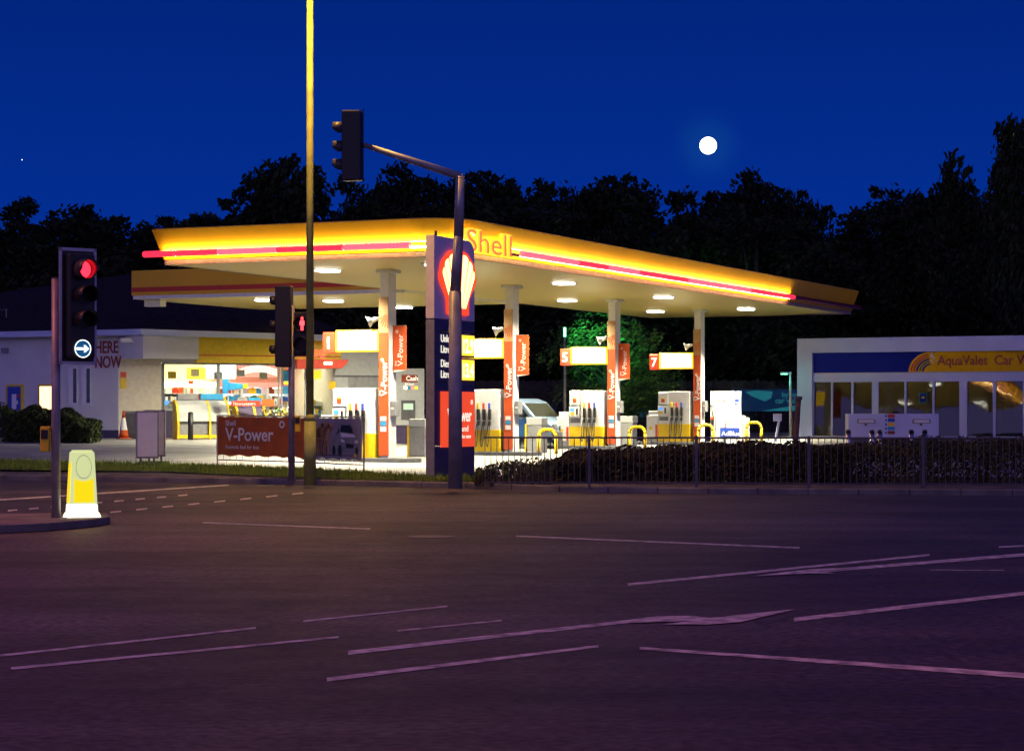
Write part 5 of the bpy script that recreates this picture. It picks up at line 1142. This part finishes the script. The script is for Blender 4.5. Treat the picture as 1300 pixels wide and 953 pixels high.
def visor(head, x, z, r, yf, ln, m_=None, full=False):
    b = MB(); n = 18; a0, a1 = (0, 360) if full else (-35, 215); vs = []
    for k in range(n + 1):
        a = R(a0 + (a1 - a0) * k / n); l2 = ln * (1 if math.sin(a) > -.2 else .72)
        for (rr, y) in ((r, yf), (r * .97, yf - l2), (r * .97 - .008, yf - l2), (r - .008, yf)): vs.append((x + rr * math.cos(a), y, z + rr * math.sin(a)))
    fs = []
    for k in range(n):
        for j in range(4): q = k * 4; fs.append((q + j, q + 4 + j, q + 4 + (j + 1) % 4, q + (j + 1) % 4))
    b.add(vs, fs, m_ or M['black']); return b.build('visor', head, smooth=True)
def head(parent, loc, rz, w, zlo, zhi, depth, aspects, board=0, border=False, r=.12, vis=.24, vm=None):
    """housing centred on x, front at y=0; zlo..zhi relative to loc"""
    b = MB(); b.box(-w / 2, w / 2, 0, depth, zlo, zhi, M['black']); h_ = b.build('signal_head', parent, bevel=.03, loc=loc, rz=rz)
    if board:
        b = MB(); b.box(-w / 2 - board, w / 2 + board, .15, .16, zlo - board, zhi + board, M['black']); b.build('backing_board', h_)
        if border:
            b = MB(); o_, i_ = board, board - .05
            X0, X1, Z0, Z1 = -w / 2 - o_, w / 2 + o_, zlo - o_, zhi + o_
            for (a, c, e, g) in ((X0, X0 + .045, Z0, Z1), (X1 - .045, X1, Z0, Z1), (X0, X1, Z1 - .045, Z1), (X0, X1, Z0, Z0 + .045)): b.box(a, c, .140, .149, e, g, M['boardwhite'])
            b.build('board_border', h_)
    for kind, z in aspects:
        lens_part(h_, kind, 0, z, r, 0)
        if kind != 'arrow': visor(h_, 0, z, r + .02, 0, vis, vm or (M['hood'] if kind in ('red',) else M['black']), full=(kind in ('red', 'man', 'manoff')))
    return h_
def button(parent, x, y, z0, z1, w, m_=None):
    b = MB(); b.box(x - w / 2, x + w / 2, y - .09, y + .06, z0, z1, M['yellow']); q = b.build('push_button_unit', parent, bevel=.015); b = MB(); b.box(x - .05, x + .05, y - .1, y - .091, (z0 + z1) / 2, z1 - .05, M['black']); b.build('display', q)

# near left signal on the traffic island
g = ground(71, 657, .12); k = g.y / F; Z = lambda py: H + (HZ - py) * k - g.z
sig = thing('traffic_signal', 'near signal on the island showing red above a lit blue right-turn arrow', 'traffic light', g)
b = MB(); b.tube((0, 0, -.02), (0, 0, Z(353)), .068, .064, M['pole'], 16); b.tube((0, 0, Z(353)), (0, 0, Z(352)), .07, .05, M['dgrey'], 16); b.build('pole', sig, smooth=True)
hx = (99.5 - 71) * k
head(sig, (hx + .09, -.16, 0), R(38), .42, Z(455), Z(323), .22, [('red', Z(343)), ('off', Z(376)), ('off', Z(407)), ('arrow', Z(443))], board=.09, border=True, r=.128, vis=.27)
b = MB()
for zz_ in (Z(360), Z(440)): b.box(-.02, hx, -.03, .03, zz_ - .03, zz_ + .03, M['dgrey'])
b.build('bracket', sig)
button(sig, (58.5 - 71) * k, -.02, Z(573), Z(541), .13)
# internally lit bollard
g = ground(104, 656, .12); k = g.y / F
bo = thing('illuminated_bollard', 'glowing white and yellow traffic bollard on the island', 'bollard', g, R(26))
def taper(b, w0, w1, d0, d1, z0, z1, m_, ox=0):
    vs = [(-w0 / 2, -d0 / 2, z0), (w0 / 2, -d0 / 2, z0), (w0 / 2, d0 / 2, z0), (-w0 / 2, d0 / 2, z0), (-w1 / 2, -d1 / 2, z1), (w1 / 2, -d1 / 2, z1), (w1 / 2, d1 / 2, z1), (-w1 / 2, d1 / 2, z1)]
    b.add(vs, [(3, 2, 1, 0), (4, 5, 6, 7), (0, 1, 5, 4), (1, 2, 6, 5), (2, 3, 7, 6), (3, 0, 4, 7)], m_)
bo.scale = (.90, .90, 1.0)
b = MB(); taper(b, .56, .50, .34, .28, 0, .07, M['bollardhot']); b.build('foot', bo, bevel=.012)
b = MB(); taper(b, .47, .455, .27, .26, .072, .19, M['bollardhot']); b.build('lower_shell', bo, bevel=.012)
b = MB(); taper(b, .455, .37, .26, .20, .192, .96, M['bollard']); b.build('shell', bo, bevel=.02)
def bf(x, z, side=0):   # point on the front face
    t = (z - .192) / .768; return (x * (.455 + (.37 - .455) * t) / .455, -(.26 + (.20 - .26) * t) / 2 - .004, z)
b = MB(); pts = [bf(-.16, .22), bf(.16, .22), bf(.17, .24), bf(.17, .60)] + [bf(.17 * math.cos(R(a)), .60 - .07 * math.sin(R(a))) for a in range(15, 180, 15)] + [bf(-.17, .60), bf(-.17, .24)]
b.poly(pts, M['bollardy']); b.build('yellow_panel', bo)
b = MB(); n = 24; b.add([bf(q * math.cos(k_ * 2 * math.pi / n), .74 + q * 1.15 * math.sin(k_ * 2 * math.pi / n)) for q in (.145, .152) for k_ in range(n)], [(k_, (k_ + 1) % n, n + (k_ + 1) % n, n + k_) for k_ in range(n)], M['mgrey']); b.build('blank_disc', bo)
b = MB()
def bs(y, z): t = (z - .192) / .768; return (-(.455 + (.37 - .455) * t) / 2 - .004, y * (.26 + (.20 - .26) * t) / .26, z)
b.poly([bs(.10, .22), bs(-.10, .22), bs(-.10, .80), bs(.10, .80)], M['bollardy']); b.build('yellow_panel', bo)
b = MB(); taper(b, .33, .30, .15, .13, .962, .985, M['bollard']); b.build('cap', bo)

# mid signal with pedestrian head, by the tall lamp post
g = Vector((X(370, 49.9), 49.9, .118)); k = g.y / F; Z = lambda py: H + (HZ - py) * k - g.z
sig = thing('traffic_signal', 'slim signal post with a side-on black head and a lit red standing man', 'traffic light', g)
b = MB(); b.tube((0, 0, -.02), (0, 0, Z(388)), .072, .072, M['pole'], 14); b.build('pole', sig, smooth=True)
head(sig, ((351 - 370) * k, -.02, 0), R(-98), .32, Z(466), Z(363), .36, [('off', Z(383)), ('off', Z(414)), ('off', Z(445))], board=.0, r=.11, vis=.14)
b = MB(); b.tube((-.12, .14, Z(465)), (-.12, .14, Z(363)), .015, .015, M['pole'], 6); b.box(-.3, .0, -.02, .02, Z(402), Z(399), M['pole']); b.build('bracket', sig)
head(sig, ((384 - 370) * k, -.06, 0), R(-8), .46, Z(452), Z(396), .22, [('man', Z(411)), ('manoff', Z(438))], r=.165, vis=.16)
button(sig, (377.5 - 370) * k + .02, -.1, Z(548), Z(527), .11)
# mast-arm signal
g = Vector((X(578, 46.1), 46.1, .118)); k = g.y / F; Z = lambda py: H + (HZ - py) * k - g.z
sig = thing('mast_arm_signal', 'tall cantilever mast with an overhead signal head seen from the side', 'traffic light', g)
b = MB(); b.tube((0, 0, -.05), (0, 0, Z(370)), .148, .135, M['pole'], 18); b.tube((0, 0, Z(370)), (.07, 0, Z(300)), .115, .105, M['pole'], 18); b.tube((.07, 0, Z(300)), (.10, 0, Z(224)), .105, .095, M['pole'], 18); b.build('mast', sig, smooth=True)
b = MB(); b.tube((.10, 0, Z(224)), ((462 - 578) * k, 0, Z(184)), .085, .055, M['pole'], 14); b.tube((.10, 0, Z(227)), (.10, 0, Z(221)), .10, .06, M['pole'], 14); b.build('arm', sig, smooth=True)
head(sig, ((446 - 578) * k - .18, 0, 0), R(-97), .30, Z(230), Z(141), .40, [('off', Z(163)), ('off', Z(187)), ('off', Z(210))], r=.12, vis=.20, vm=M['hood'])
b = MB(); x = (461 - 578) * k; b.tube((x, 0, Z(230)), (x, 0, Z(138)), .015, .015, M['black'], 6); b.tube((x, 0, Z(184)), (x - .15, 0, Z(184)), .04, .04, M['black'], 8); b.build('bracket', sig)

# ================================================================== STREET LAMPS (sodium)
def lamp(loc, rz, label, m_, power, col=(1.0, .24, .13)):
    o = thing('street_lamp', label, 'street lamp', loc, rz, 'tall sodium street lamps')
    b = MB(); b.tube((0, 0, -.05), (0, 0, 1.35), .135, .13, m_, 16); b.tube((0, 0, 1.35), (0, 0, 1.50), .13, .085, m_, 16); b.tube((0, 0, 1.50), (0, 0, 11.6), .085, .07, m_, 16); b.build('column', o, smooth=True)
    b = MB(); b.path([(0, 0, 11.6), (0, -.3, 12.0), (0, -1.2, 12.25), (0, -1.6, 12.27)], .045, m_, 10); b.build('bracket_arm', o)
    b = MB(); b.box(-.16, .16, -2.4, -1.6, 12.2, 12.38, M['steel']); l_ = b.build('lantern', o, bevel=.04); b = MB(); b.box(-.13, .13, -2.3, -1.75, 12.15, 12.198, M['sodium']); b.build('lamp_bowl', l_)
    a = area('street_lamp_light', (0, -2.0, 12.1), .3, .7, power, col, (0, 0, 0), spread=R(150), parent=o); return o
g = Vector((X(393.5, 48.7), 48.7, .118)); 
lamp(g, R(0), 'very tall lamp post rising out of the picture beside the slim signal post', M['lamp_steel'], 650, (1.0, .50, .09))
b = MB(); 
lamp((-16, 30, .0), R(90), 'added street lamp post out of view on the near left, tinting the road', M['lamp_steel'], 680)  # this lamp and the next two are added to warm the road tint
lamp((13, 8, .0), R(180), 'added street lamp post out of view behind the camera on the right, tinting the road', M['lamp_steel'], 680)
lamp((-5, -6, .0), R(180), 'added street lamp post out of view behind the camera on the left, tinting the road', M['lamp_steel'], 680)

# ================================================================== MOON and star
mdist = 6000
b = MB(); me = bpy.data.meshes.new('moon'); import bmesh
bm = bmesh.new(); bmesh.ops.create_uvsphere(bm, u_segments=32, v_segments=16, radius=mdist * 11 / F); bm.to_mesh(me); bm.free(); me.materials.append(M['moon'])
o = bpy.data.objects.new('moon', me); COL.objects.link(o); o.location = at(899, 185, mdist); struct(o)
me = bpy.data.meshes.new('star'); bm = bmesh.new(); bmesh.ops.create_icosphere(bm, subdivisions=1, radius=mdist * .6 / F); bm.to_mesh(me); bm.free(); me.materials.append(M['moon'])
o = bpy.data.objects.new('star', me); COL.objects.link(o); o.location = at(28, 203, mdist); struct(o)
